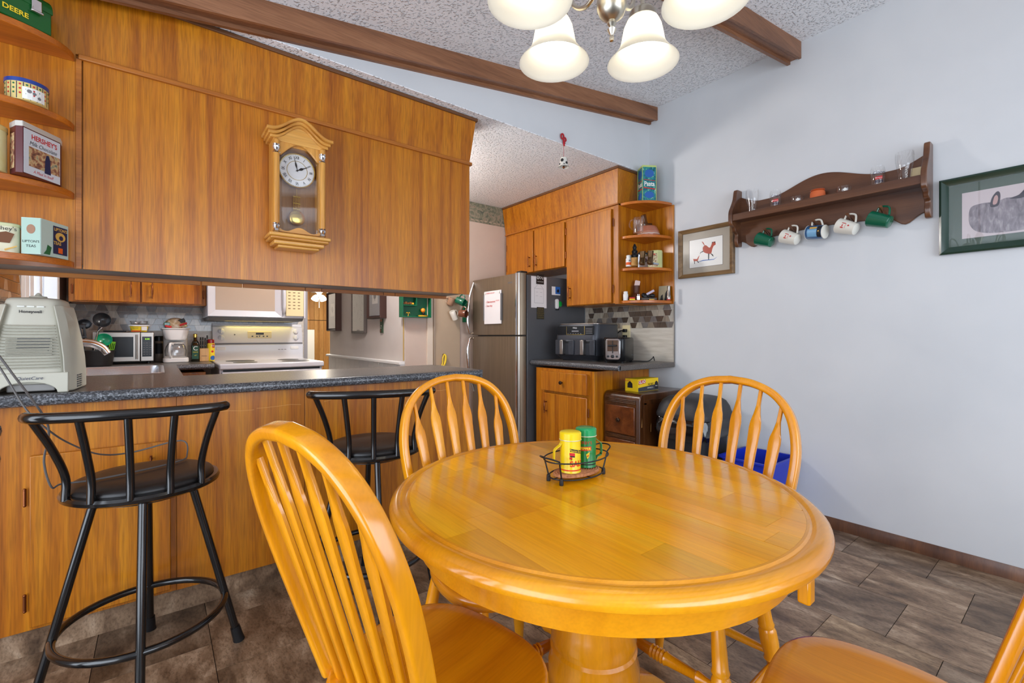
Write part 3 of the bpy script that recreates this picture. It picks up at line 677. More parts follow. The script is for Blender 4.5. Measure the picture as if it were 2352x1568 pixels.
for x, z in ((.41, 1.15), (.41, 1.095), (.975, 1.15), (.975, 1.095)):
    k = MB().lathe([(.024, 0), (.023, .004), (.019, .006), (.018, .016), (.014, .018)], 20, (x, onpanel(z), z), (0, -1, .15)).build('knob', APPL, st)
    box('knob_grip', WHITE, k, x-.004, x+.004, onpanel(z)-.028, onpanel(z)-.014, z-.017, z+.019, local=False)
    flat('dial_ring', INKGREY, k, [[(x+.027*math.cos(a)-.001, z+.027*math.sin(a)-.001), (x+.029*math.cos(a), z+.029*math.sin(a)), (x+.027*math.cos(a)+.001, z+.027*math.sin(a)+.001)] for a in [PI*2*i/12 for i in range(12)]], y=onpanel(z)-.001, local=False)
dp = box('display', BISQ, st, .60, .78, onpanel(1.125)-.006, onpanel(1.125)+.01, 1.09, 1.15, local=False, bev=.004)
flat('clock_window', BLK, dp, [rect(.66, .72, 1.122, 1.138)], y=onpanel(1.125)-.0065, local=False)
M_ = Matrix.Translation((0, 0, 0))
flat('buttons', GREYD, dp, [rect(.628, .64, 1.103, 1.113), rect(.712, .724, 1.103, 1.113), rect(.74, .752, 1.103, 1.113), [(.661, 1.102), (.676, 1.102), (.6685, 1.115)], [(.681, 1.114), (.695, 1.114), (.688, 1.101)]], y=onpanel(1.125)-.0065, local=False)
for x in (.375, .93):
    box('outlet_plate', WHITE, st, x, x+.065, YB-.09, YB-.084, .995, 1.02, local=False, bev=.002)
flat('brand_badge', GREYM, st, [rect(.83+i*.024, .848+i*.024, .991, .996) for i in range(3)], y=YB-.0855, local=False)
MB().lathe([(.006, 0), (.006, .002)], 12, (.505, onpanel(1.12), 1.122), (0, -1, 0)).build('emblem', GREYM, st)
area('range_hood_lamp', (.69, YB-.1, 1.225), (math.radians(-25), 0, 0), .5, .05, .8, (255, 222, 120))
mh = thing('microwave_hood', 'white over-the-range microwave with beige keypad', 'microwave', (.64, 4.2, 1.24))
MX0, MX1, MY = .29, .965, 4.02
box('body', APPL, mh, MX0+.0, MX1, MY+.03, YB-.002, 1.255, 1.66, local=False, bev=.004)
MB().prism([(YB-.02, 1.232), (MY+.06, 1.232), (MY+.02, 1.255), (YB-.02, 1.255)], MX0+.01, MX1-.01, 'yz').build('vent_base', GREYM, mh, bev=.002)
# door: bevelled picture-frame face
b = MB(); x0, x1, z0, z1 = MX0, MX0+.50, 1.257, 1.66; i = .05
o4 = [(x0, MY, z0), (x1, MY, z0), (x1, MY, z1), (x0, MY, z1)]; i4 = [(x0+i, MY+.022, z0+i), (x1-i, MY+.022, z0+i), (x1-i, MY+.022, z1-i), (x0+i, MY+.022, z1-i)]; k4 = [(p[0], MY+.03, p[2]) for p in o4]
b.add(o4+i4+k4, [(0, 1, 5, 4), (1, 2, 6, 5), (2, 3, 7, 6), (3, 0, 4, 7), (0, 8, 9, 1), (1, 9, 10, 2), (2, 10, 11, 3), (3, 11, 8, 0)])
md = b.build('door', APPL, mh, bev=.004, sharp=20)
box('door_window', mat('taupe_glass', (176, 160, 142), .3, coat=.3), md, x0+i, x1-i, MY+.021, MY+.029, z0+i, z1-i, local=False, bev=0)
MB().tube(smoothpath([(x1+.012, MY+.02, 1.29), (x1+.012, MY-.012, 1.34), (x1+.012, MY-.015, 1.5), (x1+.012, MY+.02, 1.62)], 5), .012, 10).build('handle', APPL, md)
kp = box('keypad', BISQ, mh, x1+.03, MX1-.012, MY+.008, MY+.03, 1.272, 1.64, local=False, bev=.002)
flat('buttons', mat('ink_brown', (120, 100, 70), .6), kp, [rect(x1+.045+c*.036, x1+.063+c*.036, 1.33+r*.026, 1.337+r*.026) for r in range(10) for c in range(3)], y=MY+.0075, local=False)
box('side_frame', APPL, mh, MX1-.012, MX1, MY+.002, MY+.03, 1.257, 1.66, local=False)
kc = thing('wall_cabinet', 'veneer wall cabinet with two doors above the coffee maker corner', 'cabinet', (-.08, 4.3, 1.335))
box('cabinet_box', VEN, kc, -.46, .288, 4.125, YB-.008, 1.337, 2.1, local=False)
d = box('door', VEN, kc, -.43, -.098, 4.105, 4.124, 1.345, 2.06, local=False, bev=.003); pull(d, -.145, 4.105, 1.43, .11)
d = box('door', VEN, kc, -.088, .262, 4.105, 4.124, 1.345, 2.06, local=False, bev=.003); pull(d, -.03, 4.105, 1.43, .11)
hinge(kc, -.443, 4.115, 1.42); hinge(kc, .272, 4.115, 1.42)

# ================================================================== TABLE, CHAIRS, STOOLS
TX, TY, TZ, TRAD = .857, .771, .742, .492
tb = thing('dining_table', 'round maple-stained pedestal dining table with rounded edge', 'table', (TX, TY, 0))
# edge moulding
pr = [(.447, -.004), (.447, -.0), (.452, .0), (.456, -.0035), (.462, -.002), (.472, .0), (.482, -.004), (.490, -.012), (.492, -.020), (.490, -.027), (.482, -.032), (.47, -.034), (.44, -.034), (.44, -.006)]
MB().rings([[(r*math.cos(2*PI*i/96), r*math.sin(2*PI*i/96), TZ+z) for i in range(96)] for r, z in pr], caps=False).build('edge_moulding', MAPLEX, tb, local=True)
# boards of the top, split by the seam at local x = 0
random.seed(21)
disc = circ(.4468, 96); ws = [.066, .078, .072, .082, .075, .074]
for side in (-1, 1):
    x = 0
    for w in ws:
        y = -.46-random.uniform(0, .3)
        while y < .46:
            L = random.uniform(.26, .48)
            xa, xb = (x, x+w) if side > 0 else (-x-w, -x)
            p = clip(disc, xa+.0002+(.0006 if side > 0 and x == 0 else 0), xb-.0002-(.0006 if side < 0 and x == 0 else 0), y+.0002, y+L-.0002)
            if len(p) > 2:
                a = abs(sum(p[i][0]*p[(i+1) % len(p)][1]-p[(i+1) % len(p)][0]*p[i][1] for i in range(len(p))))/2
                if a > 1e-5: MB().prism(p, TZ-.03, TZ, 'xy').build('board', BOARD, tb, local=True, smooth=False)
            y += L
        x += w
MB().rings([[(r*math.cos(2*PI*i/72), r*math.sin(2*PI*i/72), z) for i in range(72)] for r, z in ((.43, TZ-.034), (.43, TZ-.10), (.41, TZ-.10), (.41, TZ-.034))], caps=False, closed=True).build('apron', MAPLEX, tb, local=True)
b = MB().prism([(-.012, -.02), (.012, -.02), (.012, .0), (-.012, .0)], TZ-.078, TZ-.034, 'xy').xf(Matrix.Translation((.0, -.462, 0))); b.build('apron_block', MAPLE, tb, local=True, bev=.004)
MB().lathe([(.11, .155), (.112, .2), (.10, .215), (.102, .235), (.105, .24), (.112, .255), (.112, .30), (.105, .33), (.107, .345), (.102, .352), (.105, .37), (.096, .40), (.088, .46), (.088, .60), (.092, .64)], 40).build('pedestal', MAPLE, tb, local=True)
MB().prism(circ(.3, 4, a0=PI/4, a1=2*PI+PI/4), TZ-.105, TZ-.1, 'xy').build('support_plate', MAPLE, tb, local=True)
for k in range(4):
    a = k*PI/2+.08
    pth = [(.08, .16), (.16, .15), (.25, .11), (.32, .06), (.36, .03)]
    b = MB(); rs = []
    for (r, z), w, h in zip(pth, (.04, .04, .036, .032, .026), (.075, .07, .055, .045, .03)):
        rs.append([(r+u*.0, v*w, z+q*h) for u, v, q in ((0, -1, -.6), (0, 1, -.6), (0, 1, .3), (0, .6, .75), (0, -.6, .75), (0, -1, .3))])
    b.rings(rs).xf(Matrix.Rotation(a, 4, 'Z')).build('foot', MAPLEX, tb, local=True, bev=.004)

def make_chair(label):
    t = thing('dining_chair', label, 'chair', group=None)
    # seat: shield outline, slightly dished
    out = []
    for i in range(48):
        a = 2*PI*i/48; c, s = math.cos(a), math.sin(a)
        x = abs(c)**.7*(1 if c > 0 else -1)*(.208-.022*max(0, s)); y = abs(s)**.7*(.205 if s > 0 else -.172)
        out.append((x, y))
    rs = []
    for k, z in ((.93, .418), (.985, .424), (1, .434), (1, .444), (.985, .451), (.95, .4535)): rs.append([(x*k, y*k, z) for x, y in out])
    for k, z in ((.8, .4515), (.5, .447), (.2, .446)): rs.append([(x*k, y*k, z) for x, y in out])
    MB().rings(rs).build('seat', MAPLEY, t, local=True, sharp=60)
    lean = lambda z: .15+.16*((z-.45)/.53)
    def bowpt(s):
        # half path parameter s in 0..1 from base to top (mirrored)
        P = smoothpath([(.168, .445), (.188, .58), (.203, .70), (.205, .80), (.185, .885), (.14, .945), (.075, .975), (0, .983)], 6)
        return P
    half = [(p.x, p.y) for p in smoothpath([(.166, .44, 0), (.188, .58, 0), (.205, .70, 0), (.206, .79, 0), (.184, .871, 0), (.138, .927, 0), (.072, .957, 0), (0, .966, 0)], 6)]
    path = [(x, z) for x, z in half]+[(-x, z) for x, z in reversed(half[:-1])]
    pts = [Vector((x, lean(z), z)) for x, z in path]
    nrm = Vector((0, 1, -.3)).normalized()
    sec = [(a, c) for a, c in rrect(.023, .034, .007, 3)]
    MB().sweep(pts, sec, up=nrm).build('bow_back', MAPLE, t, local=True, sharp=50)
    # six arrow spindles
    for k in range(6):
        u = (k-2.5)/2.5; xb, xt = u*.118, u*.158
        # find the height of the bow at xt
        zt = next(z for x, z in reversed(half) if x >= abs(xt)) - .006
        a = Vector((xb, lean(.45)+.0, .445)); c = Vector((xt, lean(zt), zt)); d = (c-a).normalized(); sx = Vector((1, 0, 0)); sx = (sx-d*sx.dot(d)).normalized(); sy = d.cross(sx)
        rs = []
        for tt, w, h in ((0, .007, .0065), (.08, .0075, .0065), (.3, .0105, .006), (.6, .0142, .0058), (.765, .0168, .0056), (.80, .0152, .0056), (.85, .0095, .0056), (.9, .0058, .0056), (1, .0055, .0055)):
            p = a+(c-a)*tt; rs.append([p+sx*q*w+sy*r*h for q, r in ((-1, -.5), (-.7, -1), (.7, -1), (1, -.5), (1, .5), (.7, 1), (-.7, 1), (-1, .5))])
        MB().rings(rs).build('spindle', MAPLE, t, local=True, sharp=50)
    legp = [(0, .014), (.1, .0165), (.2, .0185), (.28, .019), (.3, .022), (.32, .019), (.34, .023), (.42, .024), (.5, .02), (.52, .023), (.54, .018), (.7, .019), (.9, .0135), (1, .0125)]
    ends = {}
    for sx in (-1, 1):
        for sy in (-1, 1):
            top = Vector((sx*.145, .135 if sy > 0 else -.112, .43)); bot = Vector((sx*.2, .195 if sy > 0 else -.165, 0)); ends[sx, sy] = (top, bot)
            MB().turn(top, bot, legp).build('leg', MAPLE, t, local=True)
    def at(k, z): a, c = ends[k]; return a+(c-a)*((.43-z)/.43)
    sp = [(0, .009), (.12, .011), (.18, .0155), (.2, .011), (.34, .014), (.42, .0155), (.44, .018), (.455, .0145), (.47, .018), (.485, .0145), (.5, .018), (.515, .0145), (.53, .018), (.545, .0145), (.56, .018), (.58, .0155), (.66, .014), (.8, .011), (.82, .0155), (.88, .011), (1, .009)]
    sq = [(0, .008), (.15, .011), (.45, .0135), (.5, .017), (.55, .0135), (.85, .011), (1, .008)]
    MB().turn(at((-1, -1), .26), at((1, -1), .26), sp).build('stretcher', MAPLE, t, local=True)
    for s in (-1, 1): MB().turn(at((s, -1), .19), at((s, 1), .19), sq).build('stretcher', MAPLE, t, local=True)
    MB().turn(at((-1, 1), .22), at((1, 1), .22), sq).build('stretcher', MAPLE, t, local=True)
    return t
ch = make_chair('arrow-back chair beside the bar stools with its back to the breakfast bar end')
ch['label'] = 'arrow-back wooden chair pulled out on the table side facing the grey wall'
ch.location = (.452, .812, 0); ch.rotation_euler = (0, 0, PI/2+math.radians(12))
dup(ch, (.80, 1.062, 0), math.radians(-2), 'arrow-back wooden chair between the dining table and the breakfast bar')
dup(ch, (1.19, .725, 0), -PI/2+math.radians(3), 'arrow-back wooden chair pushed in between the table and the grey wall')
dup(ch, (.985, .235, 0), PI+math.radians(10), 'arrow-back wooden chair on the table side opposite the breakfast bar')

def make_stool(label):
    t = thing('bar_stool', label, 'stool')
    MB().lathe([(.17, .612), (.196, .612), (.206, .618), (.208, .628), (.203, .636), (.19, .638), (.17, .636)], 48).build('seat_ring', BLKE, t, local=True)
    MB().lathe([(.0, .630), (.186, .632), (.19, .642), (.184, .652), (.165, .659), (.12, .663), (.0, .664)], 48).build('seat_cushion', VINYL, t, local=True, sharp=70)
    MB().lathe([(.13, .590), (.13, .612), (.05, .612)], 28).build('swivel_plate', BLKE, t, local=True)
    R = .235; zr = .885
    rail = smoothpath([(-.232, .165, zr), (-.2, .197, zr), (-.1, .222, zr), (0, .228, zr), (.1, .222, zr), (.2, .197, zr), (.232, .165, zr)], 6)
    k = len(rail)
    MB().tube(rail, .0155, 12).sphere(rail[0], .0155, 12).sphere(rail[-1], .0155, 12).build('back_rail', BLKE, t, local=True)
    for x0, y0, x1, y1, bow in ((-.165, .115, -.212, .186, .03), (-.092, .180, -.108, .22, .012), (0, .200, 0, .228, .012), (.092, .180, .108, .22, .012), (.165, .115, .212, .186, .03)):
        d = Vector((x1, y1, 0)).normalized()
        p = smoothpath([(x0, y0, .63), Vector((x0, y0, .70))-d*.0, Vector((x0*.45+x1*.55, y0*.45+y1*.55, .79))-d*bow*.3, (x1, y1, zr-.008)], 6)
        MB().tube(p, .0105, 10).build('back_post', BLKE, t, local=True)
    for j in range(4):
        a = math.radians(7+90*j)
        top = Vector((.125*math.cos(a), .125*math.sin(a), .598)); bot = Vector((.262*math.cos(a), .262*math.sin(a), .02))
        l = MB().tube([top, bot], .0125, 12).build('leg', BLKE, t, local=True)
        e = (bot-top).normalized(); MB().turn(bot-e*.035, bot+e*.0205, [(0, .0155), (.7, .017), (1, .019)], 14).build('rubber_foot', BLK, l, local=True)
    MB().tube([(.222*math.cos(2*PI*i/48), .222*math.sin(2*PI*i/48), .185) for i in range(48)], .0115, 10, True).build('foot_ring', BLKE, t, local=True)
    return t
s1 = make_stool('black metal swivel bar stool with a grey cord hanging over its seat')
s1.location = (-.032, 1.935, 0); s1.rotation_euler = (0, 0, math.radians(171))
dup(s1, (.735, 1.925, 0), math.radians(160), 'black metal swivel bar stool next to the arrow-back chair, near the breakfast bar end')

# ------------------------------------------------------------------ caddy with salt and pepper tins on the table
CZ = TZ+.0005
cc = Vector((.862, .833, CZ))
cd_ = thing('wire_caddy', 'black wire caddy with rubber feet on the dining table', 'caddy', (cc.x, cc.y, CZ))
rx, ry, ang = .085, .053, 0
def ov(t, rx, ry, z): 
    x, y = rx*math.cos(t), ry*math.sin(t); return (x*math.cos(ang)-y*math.sin(ang), x*math.sin(ang)+y*math.cos(ang), z)
MB().tube([ov(2*PI*i/40, rx, ry, .012) for i in range(40)], .0018, 8, True).build('lower_ring', BLK, cd_, local=True)
MB().tube([ov(2*PI*i/40, rx+.014, ry+.012, .056) for i in range(40)], .0018, 8, True).build('upper_ring', BLK, cd_, local=True)
b = MB()
for i in range(-3, 4): b.tube([ov(0, 1e-6+i*.02, 0, .017), ov(0, i*.02, 0, .017)], .001, 6) if False else None
b.tube([ov(PI*.5, rx, ry, .011), ov(-PI*.5, rx, ry, .011)], .0015, 6).tube([ov(PI, rx, ry, .011), ov(0, rx, ry, .011)], .0015, 6).build('cross_wire', BLK, cd_, local=True)
for a in (.45, PI-.45, PI+.45, 2*PI-.45):
    l = MB().tube([ov(a, rx+.013, ry+.011, .060), ov(a, rx, ry, .012)], .002, 8).build('post', BLK, cd_, local=True)
    p = ov(a, rx+.001, ry+.001, 0); MB().lathe([(.0052, 0), (.0055, .006), (.0045, .016)], 12, p).build('rubber_foot', BLK, l, local=True)
for s in (0, PI):
    p = [Vector(ov(s-.45, rx+.013, ry+.011, .060)), Vector(ov(s-.3, rx+.028, ry+.018, .068)), Vector(ov(s, rx+.032, ry+.018, .07)), Vector(ov(s+.3, rx+.028, ry+.018, .068)), Vector(ov(s+.45, rx+.013, ry+.011, .060))]
    MB().tube(smoothpath(p, 5), .002, 8).build('handle_loop', BLK, cd_, local=True)
tv = MB()
for k in range(9): tv.tube([(.0+(.007+.0072*k)*1.1*math.cos(2*PI*i/40), (.007+.0072*k)*.62*math.sin(2*PI*i/40), .0) for i in range(40)], .0036, 6, True)
tv.xf(Matrix.Rotation(ang, 4, 'Z')); tv.build('woven_trivet', mottled('wicker', [(.3, (150, 84, 48)), (.7, (206, 140, 92))], 120, .7), None, local=True, loc=(cc.x, cc.y, CZ+.0164), label='small round woven brown trivet inside the wire caddy', cat='trivet')
def shaker(px, py, lid, body, label, words, wm, lead, rot):
    t = thing('shaker_tin', label, 'shaker', (px, py, CZ+.0205), rot)
    R = .0265
    MB().lathe([(R, 0), (R+.0008, .001), (R, .003), (R, .084)], 32).build('can', body, t, local=True)
    MB().lathe([(R+.0014, .082), (R+.0014, .099), (R-.001, .102), (R-.006, .1035), (.0, .1045)], 32).build('lid', lid, t, local=True)
    MB().lathe([(R+.0018, .0812), (R+.0022, .0822), (R+.0018, .0832)], 32).build('lid_rim', mat('tin_rim', (220, 214, 190), .35, .5), t, local=True)
    # strap handle, local +x side
    pr = smoothpath([(R, 0, .074), (R+.004, 0, .068), (R+.017, 0, .058), (R+.019, 0, .045), (R+.018, 0, .028), (R+.006, 0, .022), (R+.001, 0, .012)], 5)
    MB().sweep(pr, [(-.006, -.0006), (.006, -.0006), (.006, .0006), (-.006, .0006)], up=(.3, 0, 1)).build('handle', lid, t, local=True)
    for z in (.07, .014): MB().lathe([(.002, 0), (.001, .001)], 8, (R+.002, 0, z), (1, 0, 0)).build('rivet', CHROME, t, local=True)
    return t
vdir = math.atan2(FW.y, FW.x)
def facecam(px): return -YAW + math.radians(0) + 0  # label side turned to the room
R = .0269
s = shaker(.838, .832, mat('tin_yellow', (236, 204, 16), .3, coat=.3), MATS['tin_yellow'], 'yellow salt tin with red lettering in the wire caddy', 'SALT', INKR, None, PI+math.radians(-20))
M_ = Matrix.Rotation(math.radians(-180+28), 4, 'Z')
def lab(par, a):
    return Matrix.Rotation(a, 4, 'Z')
A = -YAW-(PI+math.radians(-20))+math.radians(18)     # local angle that faces the camera
MR = Matrix.Rotation(A, 4, 'Z')
def bflat(name, m, par, polys, R, MR):
    o = flat(name, m, par, polys, bend=R); o.data.transform(MR); return o
bflat('label_banner', INK, s, [[(-.013, .056), (.026, .047), (.026, .055), (-.013, .064)]], R, MR)
text('Patriot Brand', .009, INKY, s, .006, .0555, bend=R+.0002, M=MR, ang=-.2, sx=.8)
bflat('label_motif', INKR, s, [[(-.014, .046), (.0, .044), (.0, .052), (-.014, .053)], [(-.014, .0365), (-.007, .0365), (-.007, .042), (-.014, .042)]], R, MR)
bflat('label_motif', INK, s, [[(-.014, .043), (.0, .041), (.0, .0445), (-.012, .0455)], [(-.012, .033), (-.007, .0365), (-.0095, .0365)]], R+.0001, MR)
text('SALT', .02, mat('ink_red_orange', (226, 56, 22), .5), s, .009, .024, bend=R+.0002, M=MR, bold=.0006)
bflat('label_band', mat('ink_red_orange', None) if 'ink_red_orange' in MATS else INKR, s, [rect(-.05, .05, .0065, .0095)], R, MR)
g = mat('tin_green', (6, 122, 50), .3, coat=.3)
s = shaker(.907, .842, mat('tin_green_lid', (22, 152, 90), .25, coat=.4), g, 'green pepper tin with red lettering in the wire caddy', 'PEPPER', INKY, None, math.radians(-20))
A = -YAW-math.radians(-20)-math.radians(4); MR = Matrix.Rotation(A, 4, 'Z')
bflat('label_banner', INKR, s, [[(-.02, .044), (.012, .046), (.012, .057), (-.02, .055)]], R, MR)
text('PEPPER', .0095, INKY, s, -.004, .0505, bend=R+.0002, M=MR, bold=.0003)
text("KIRBY'S", .011, INKR, s, -.004, .066, bend=R+.0002, M=MR)
bflat('label_motif', INKY, s, [[(-.002, .036), (.008, .043), (.006, .03), (.001, .024)]], R, MR)
bflat('label_motif', INKR, s, [[(-.001, .031), (.005, .036), (.004, .03)]], R+.0002, MR)
bflat('label_band', INK, s, [rect(-.03, .03, .0075, .0105)], R, MR)

# ------------------------------------------------------------------ chandelier
CX, CY = .724, .602
cz_top = zc(CX)
cl = thing('chandelier', 'five-arm brushed nickel chandelier with frosted bell shades over the table', 'chandelier', (CX, CY, 1.70))
MB().lathe([(.0, .004), (.004, .006), (.0045, .012), (.003, .017), (.007, .024), (.009, .029), (.004, .034), (.009, .040), (.008, .046), (.014, .05), (.024, .058), (.0295, .072), (.030, .086), (.026, .098), (.025, .103), (.029, .108), (.033, .116), (.038, .128), (.040, .14), (.036, .15), (.018, .16), (.013, .19), (.02, .21), (.03, .235), (.02, .26), (.01, .28), (.008, .34)], 32).build('body', NICKEL, cl, local=True)
MB().tube([(0, 0, .33), (0, 0, cz_top-1.70-.02)], .006, 10).build('stem', NICKEL, cl, local=True)
MB().lathe([(.055, -.03), (.06, -.02), (.06, 0.02)], 28, (0, 0, cz_top-1.70)).build('canopy', NICKEL, cl, local=True)
def shademat():
    m, n, l, b = newmat('alabaster_glass'); n.remove(b)
    tr = n.new('ShaderNodeBsdfTranslucent'); tr.inputs[0].default_value = (*lin((250, 248, 240)), 1)
    df = n.new('ShaderNodeBsdfPrincipled'); df.inputs['Base Color'].default_value = (*lin((244, 242, 232)), 1); df.inputs['Roughness'].default_value = .25
    mx = n.new('ShaderNodeMixShader'); mx.inputs[0].default_value = .45
    l.new(tr.outputs[0], mx.inputs[1]); l.new(df.outputs[0], mx.inputs[2]); l.new(mx.outputs[0], n['Material Output'].inputs[0]); return m
SHADE = shademat()
BULB = mat('lit_bulb', (255, 250, 240), .4, emis=(255, 246, 230), es=8)
fa = math.atan2(FW.y, FW.x)
for k, da in enumerate((36, -36, 108, -108, 180)):
    a = fa+math.radians(da); d = Vector((math.cos(a), math.sin(a), 0)); c = d*.176; zr = .046
    MB().tube(smoothpath([d*.03+Vector((0, 0, .135)), d*.075+Vector((0, 0, .118)), d*.115+Vector((0, 0, .15)), d*.14+Vector((0, 0, .225)), d*.168+Vector((0, 0, .245)), c+Vector((0, 0, .21)), c+Vector((0, 0, .165))], 6), .0048, 10).build('arm', NICKEL, cl, local=True)
    MB().lathe([(.008, zr+.128), (.026, zr+.122), (.031, zr+.115), (.031, zr+.095), (.028, zr+.094)], 24, c).build('socket_cup', NICKEL, cl, local=True)
    prof = [(.027, .106), (.036, .098), (.043, .082), (.047, .062), (.050, .046), (.053, .036), (.058, .028), (.068, .014), (.078, .004), (.081, .0)]
    MB().lathe([(r, zr+z) for r, z in prof]+[(r-.003, zr+z+.0015) for r, z in reversed(prof)], 36, c, caps=False).build('glass_shade', SHADE, cl, local=True, sharp=80)
    MB().sphere(c+Vector((0, 0, zr+.045)), .029, 18).lathe([(.018, 0), (.014, .03)], 14, c+Vector((0, 0, zr+.068))).build('bulb', BULB, cl, local=True)

# ------------------------------------------------------------------ wall clock on the overhead cabinet
ck = thing('wall_clock', 'oak pendulum wall clock with white roman dial on the overhead cabinet', 'clock', (.493, YP-.001, 1.505))
D = -.085
b = MB()       # case: back plus four sides round a recess
b.box(-.105, .105, -.012, 0, .04, .46).box(-.105, -.082, D, -.012, .04, .46).box(.082, .105, D, -.012, .04, .46).box(-.082, .082, D, -.012, .04, .055).box(-.082, .082, D, -.012, .43, .46)
b.build('case', OAKC, ck, local=True, bev=.002)
box('recess_back', wood('clock_back', (120, 82, 44), (146, 104, 60), (164, 122, 78), 'z', 2, .4, 0), ck, -.082, .082, -.02, -.012, .055, .43, bev=0)
arch = [(x, .405+.05*(math.cos(x/.082*PI/2)**1.0)) for x in [-.082+.164*i/20 for i in range(21)]]
fp = [(-.105, .04), (-.082, .04), (-.082, .385), ]+[(x*.9, .385+.055*math.cos(x/.082*PI/2)) for x in [-.082+.164*i/16 for i in range(17)]]+[(.082, .385), (.082, .04), (.105, .04), (.105, .455)]+[(x, .455+.028*(.5+.5*math.cos(x/.105*PI))) for x in [.105-.21*i/16 for i in range(1, 16)]]+[(-.105, .455)]
MB().prism(fp, D, D-.014, 'xz').build('door_frame', OAKC, ck, local=True, bev=.003)
MB().prism([(-.082, .055)]+[(x, .07+.01*math.cos(x/.082*PI*1.5)) for x in [-.082+.164*i/24 for i in range(25)]]+[(.082, .055)], D, D-.01, 'xz').build('door_lower_rail', OAKCX, ck, local=True)
def crown(x): 
    u = abs(x)/.135
    return .468+.058*(.5+.5*math.cos(min(1, u*1.15)*PI)) - .006*u
xs = [-.135+.27*i/40 for i in range(41)]
for (o0, o1, dep, sc) in ((0, .014, -.108, .88), (.012, .026, -.118, .94), (.024, .038, -.132, 1.0)):
    P = [(x*sc, crown(x)+o0-.014) for x in xs]+[(x*sc, crown(x)+o1-.014) for x in reversed(xs)]
    MB().prism(P, 0, dep, 'xz').build('crown_moulding', OAKCX, ck, local=True, bev=.003)
MB().prism([(-.105, .44), (.105, .44)]+[(x*.78, crown(x)-.008) for x in reversed(xs)], 0, -.102, 'xz').build('pediment', OAKCX, ck, local=True)
for z0, z1, w, dep in ((.03, .045, .125, -.128), (.018, .032, .118, -.12), (.0, .018, .103, -.106), (-.012, .001, .085, -.09)):
    box('base_moulding', OAKCX, ck, -w, w, dep, 0, z0, z1, bev=.005)
for s in (-1, 1):
    x = s*.094
    b = MB().lathe([(.0125, 0), (.0125, .30)], 16, (x, D-.018, .085))
    b.build('column', OAKC, ck, local=True)
    for j in range(5): pass
    for z in (.05, .385):
        MB().lathe([(.012, 0), (.0155, .003), (.013, .007), (.011, .013), (.0145, .02), (.0165, .027), (.013, .031), (.0155, .036)], 18, (x, D-.018, z)).build('chrome_capital', CHROME, ck, local=True)
    MB().lathe([(.0125, .42), (.013, .44), (.008, .446)], 16, (x, D-.018, 0)).build('column_cap', OAKC, ck, local=True)
dz = .345
dl = MB().lathe([(.073, 0), (.073, .004), (.0, .0045)], 48, (0, -.045, dz), (0, -1, 0)).build('dial', mat('dial_white', (238, 240, 242), .4), ck, local=True)
MB().tube([(.074*math.cos(t), -.05, dz+.074*math.sin(t)) for t in [2*PI*i/48 for i in range(48)]], .003, 8, True).build('bezel', BRASS, dl, local=True)
MB().tube([(.042*math.cos(t), -.0497, dz+.042*math.sin(t)) for t in [2*PI*i/40 for i in range(40)]], .0011, 6, True).build('inner_ring', BRASS, dl, local=True)
for i, s in enumerate(('XII', 'I', 'II', 'III', 'IV', 'V', 'VI', 'VII', 'VIII', 'IX', 'X', 'XI')):
    a = -2*PI*i/12; M_ = Matrix.Translation((0, 0, dz)) @ Matrix.Rotation(-a, 4, 'Y')
    text(s, .018, INK, dl, 0, .057, -.0502, sx=.75, M=M_, name='numeral', bold=.0003)
flat('minute_marks', INK, dl, [[(math.sin(t-.006)*.067, dz+math.cos(t-.006)*.067), (math.sin(t+.006)*.067, dz+math.cos(t+.006)*.067), (math.sin(t+.006)*.07, dz+math.cos(t+.006)*.07), (math.sin(t-.006)*.07, dz+math.cos(t-.006)*.07)] for t in [2*PI*i/60 for i in range(60)]], y=-.05)
def hand(L, w, ang, y):
    P = [(-w*.3, -.006), (w*.3, -.006), (w*.35, L*.15), (w, L*.4), (w*.3, L*.62), (w*.25, L), (-w*.25, L), (-w*.3, L*.62), (-w, L*.4), (-w*.35, L*.15)]
    c, s = math.cos(ang), math.sin(ang)
    flat('hand', INK, dl, [[(x*c+z*s, dz-x*s+z*c) for x, z in P]], y=y, t=.0006)
hand(.048, .006, math.radians(62), -.052); hand(.062, .004, math.radians(-13), -.053)
pd = MB()
for x in (-.012, -.006, 0, .006, .012): pd.tube([(x, -.04, .165), (x, -.04, .235)], .001, 6)
for z in (.175, .2, .23): pd.box(-.016, .016, -.042, -.038, z-.001, z+.001)
pd.tube([(0, -.04, .23), (0, -.04, .285)], .0012, 6).build('pendulum_rod', BRASS, ck, local=True)
MB().lathe([(0, -.008), (.02, -.006), (.032, -.002), (.034, 0), (.032, .002), (.02, .006), (0, .008)], 32, (0, -.042, .135), (0, -1, 0)).build('pendulum_bob', BRASS, ck, local=True)
box('glass_pane', GLASS, ck, -.082, .082, D+.004, D+.006, .055, .44, bev=0)

# ================================================================== ON THE BREAKFAST BAR AND SINK CORNER
CT = .9145
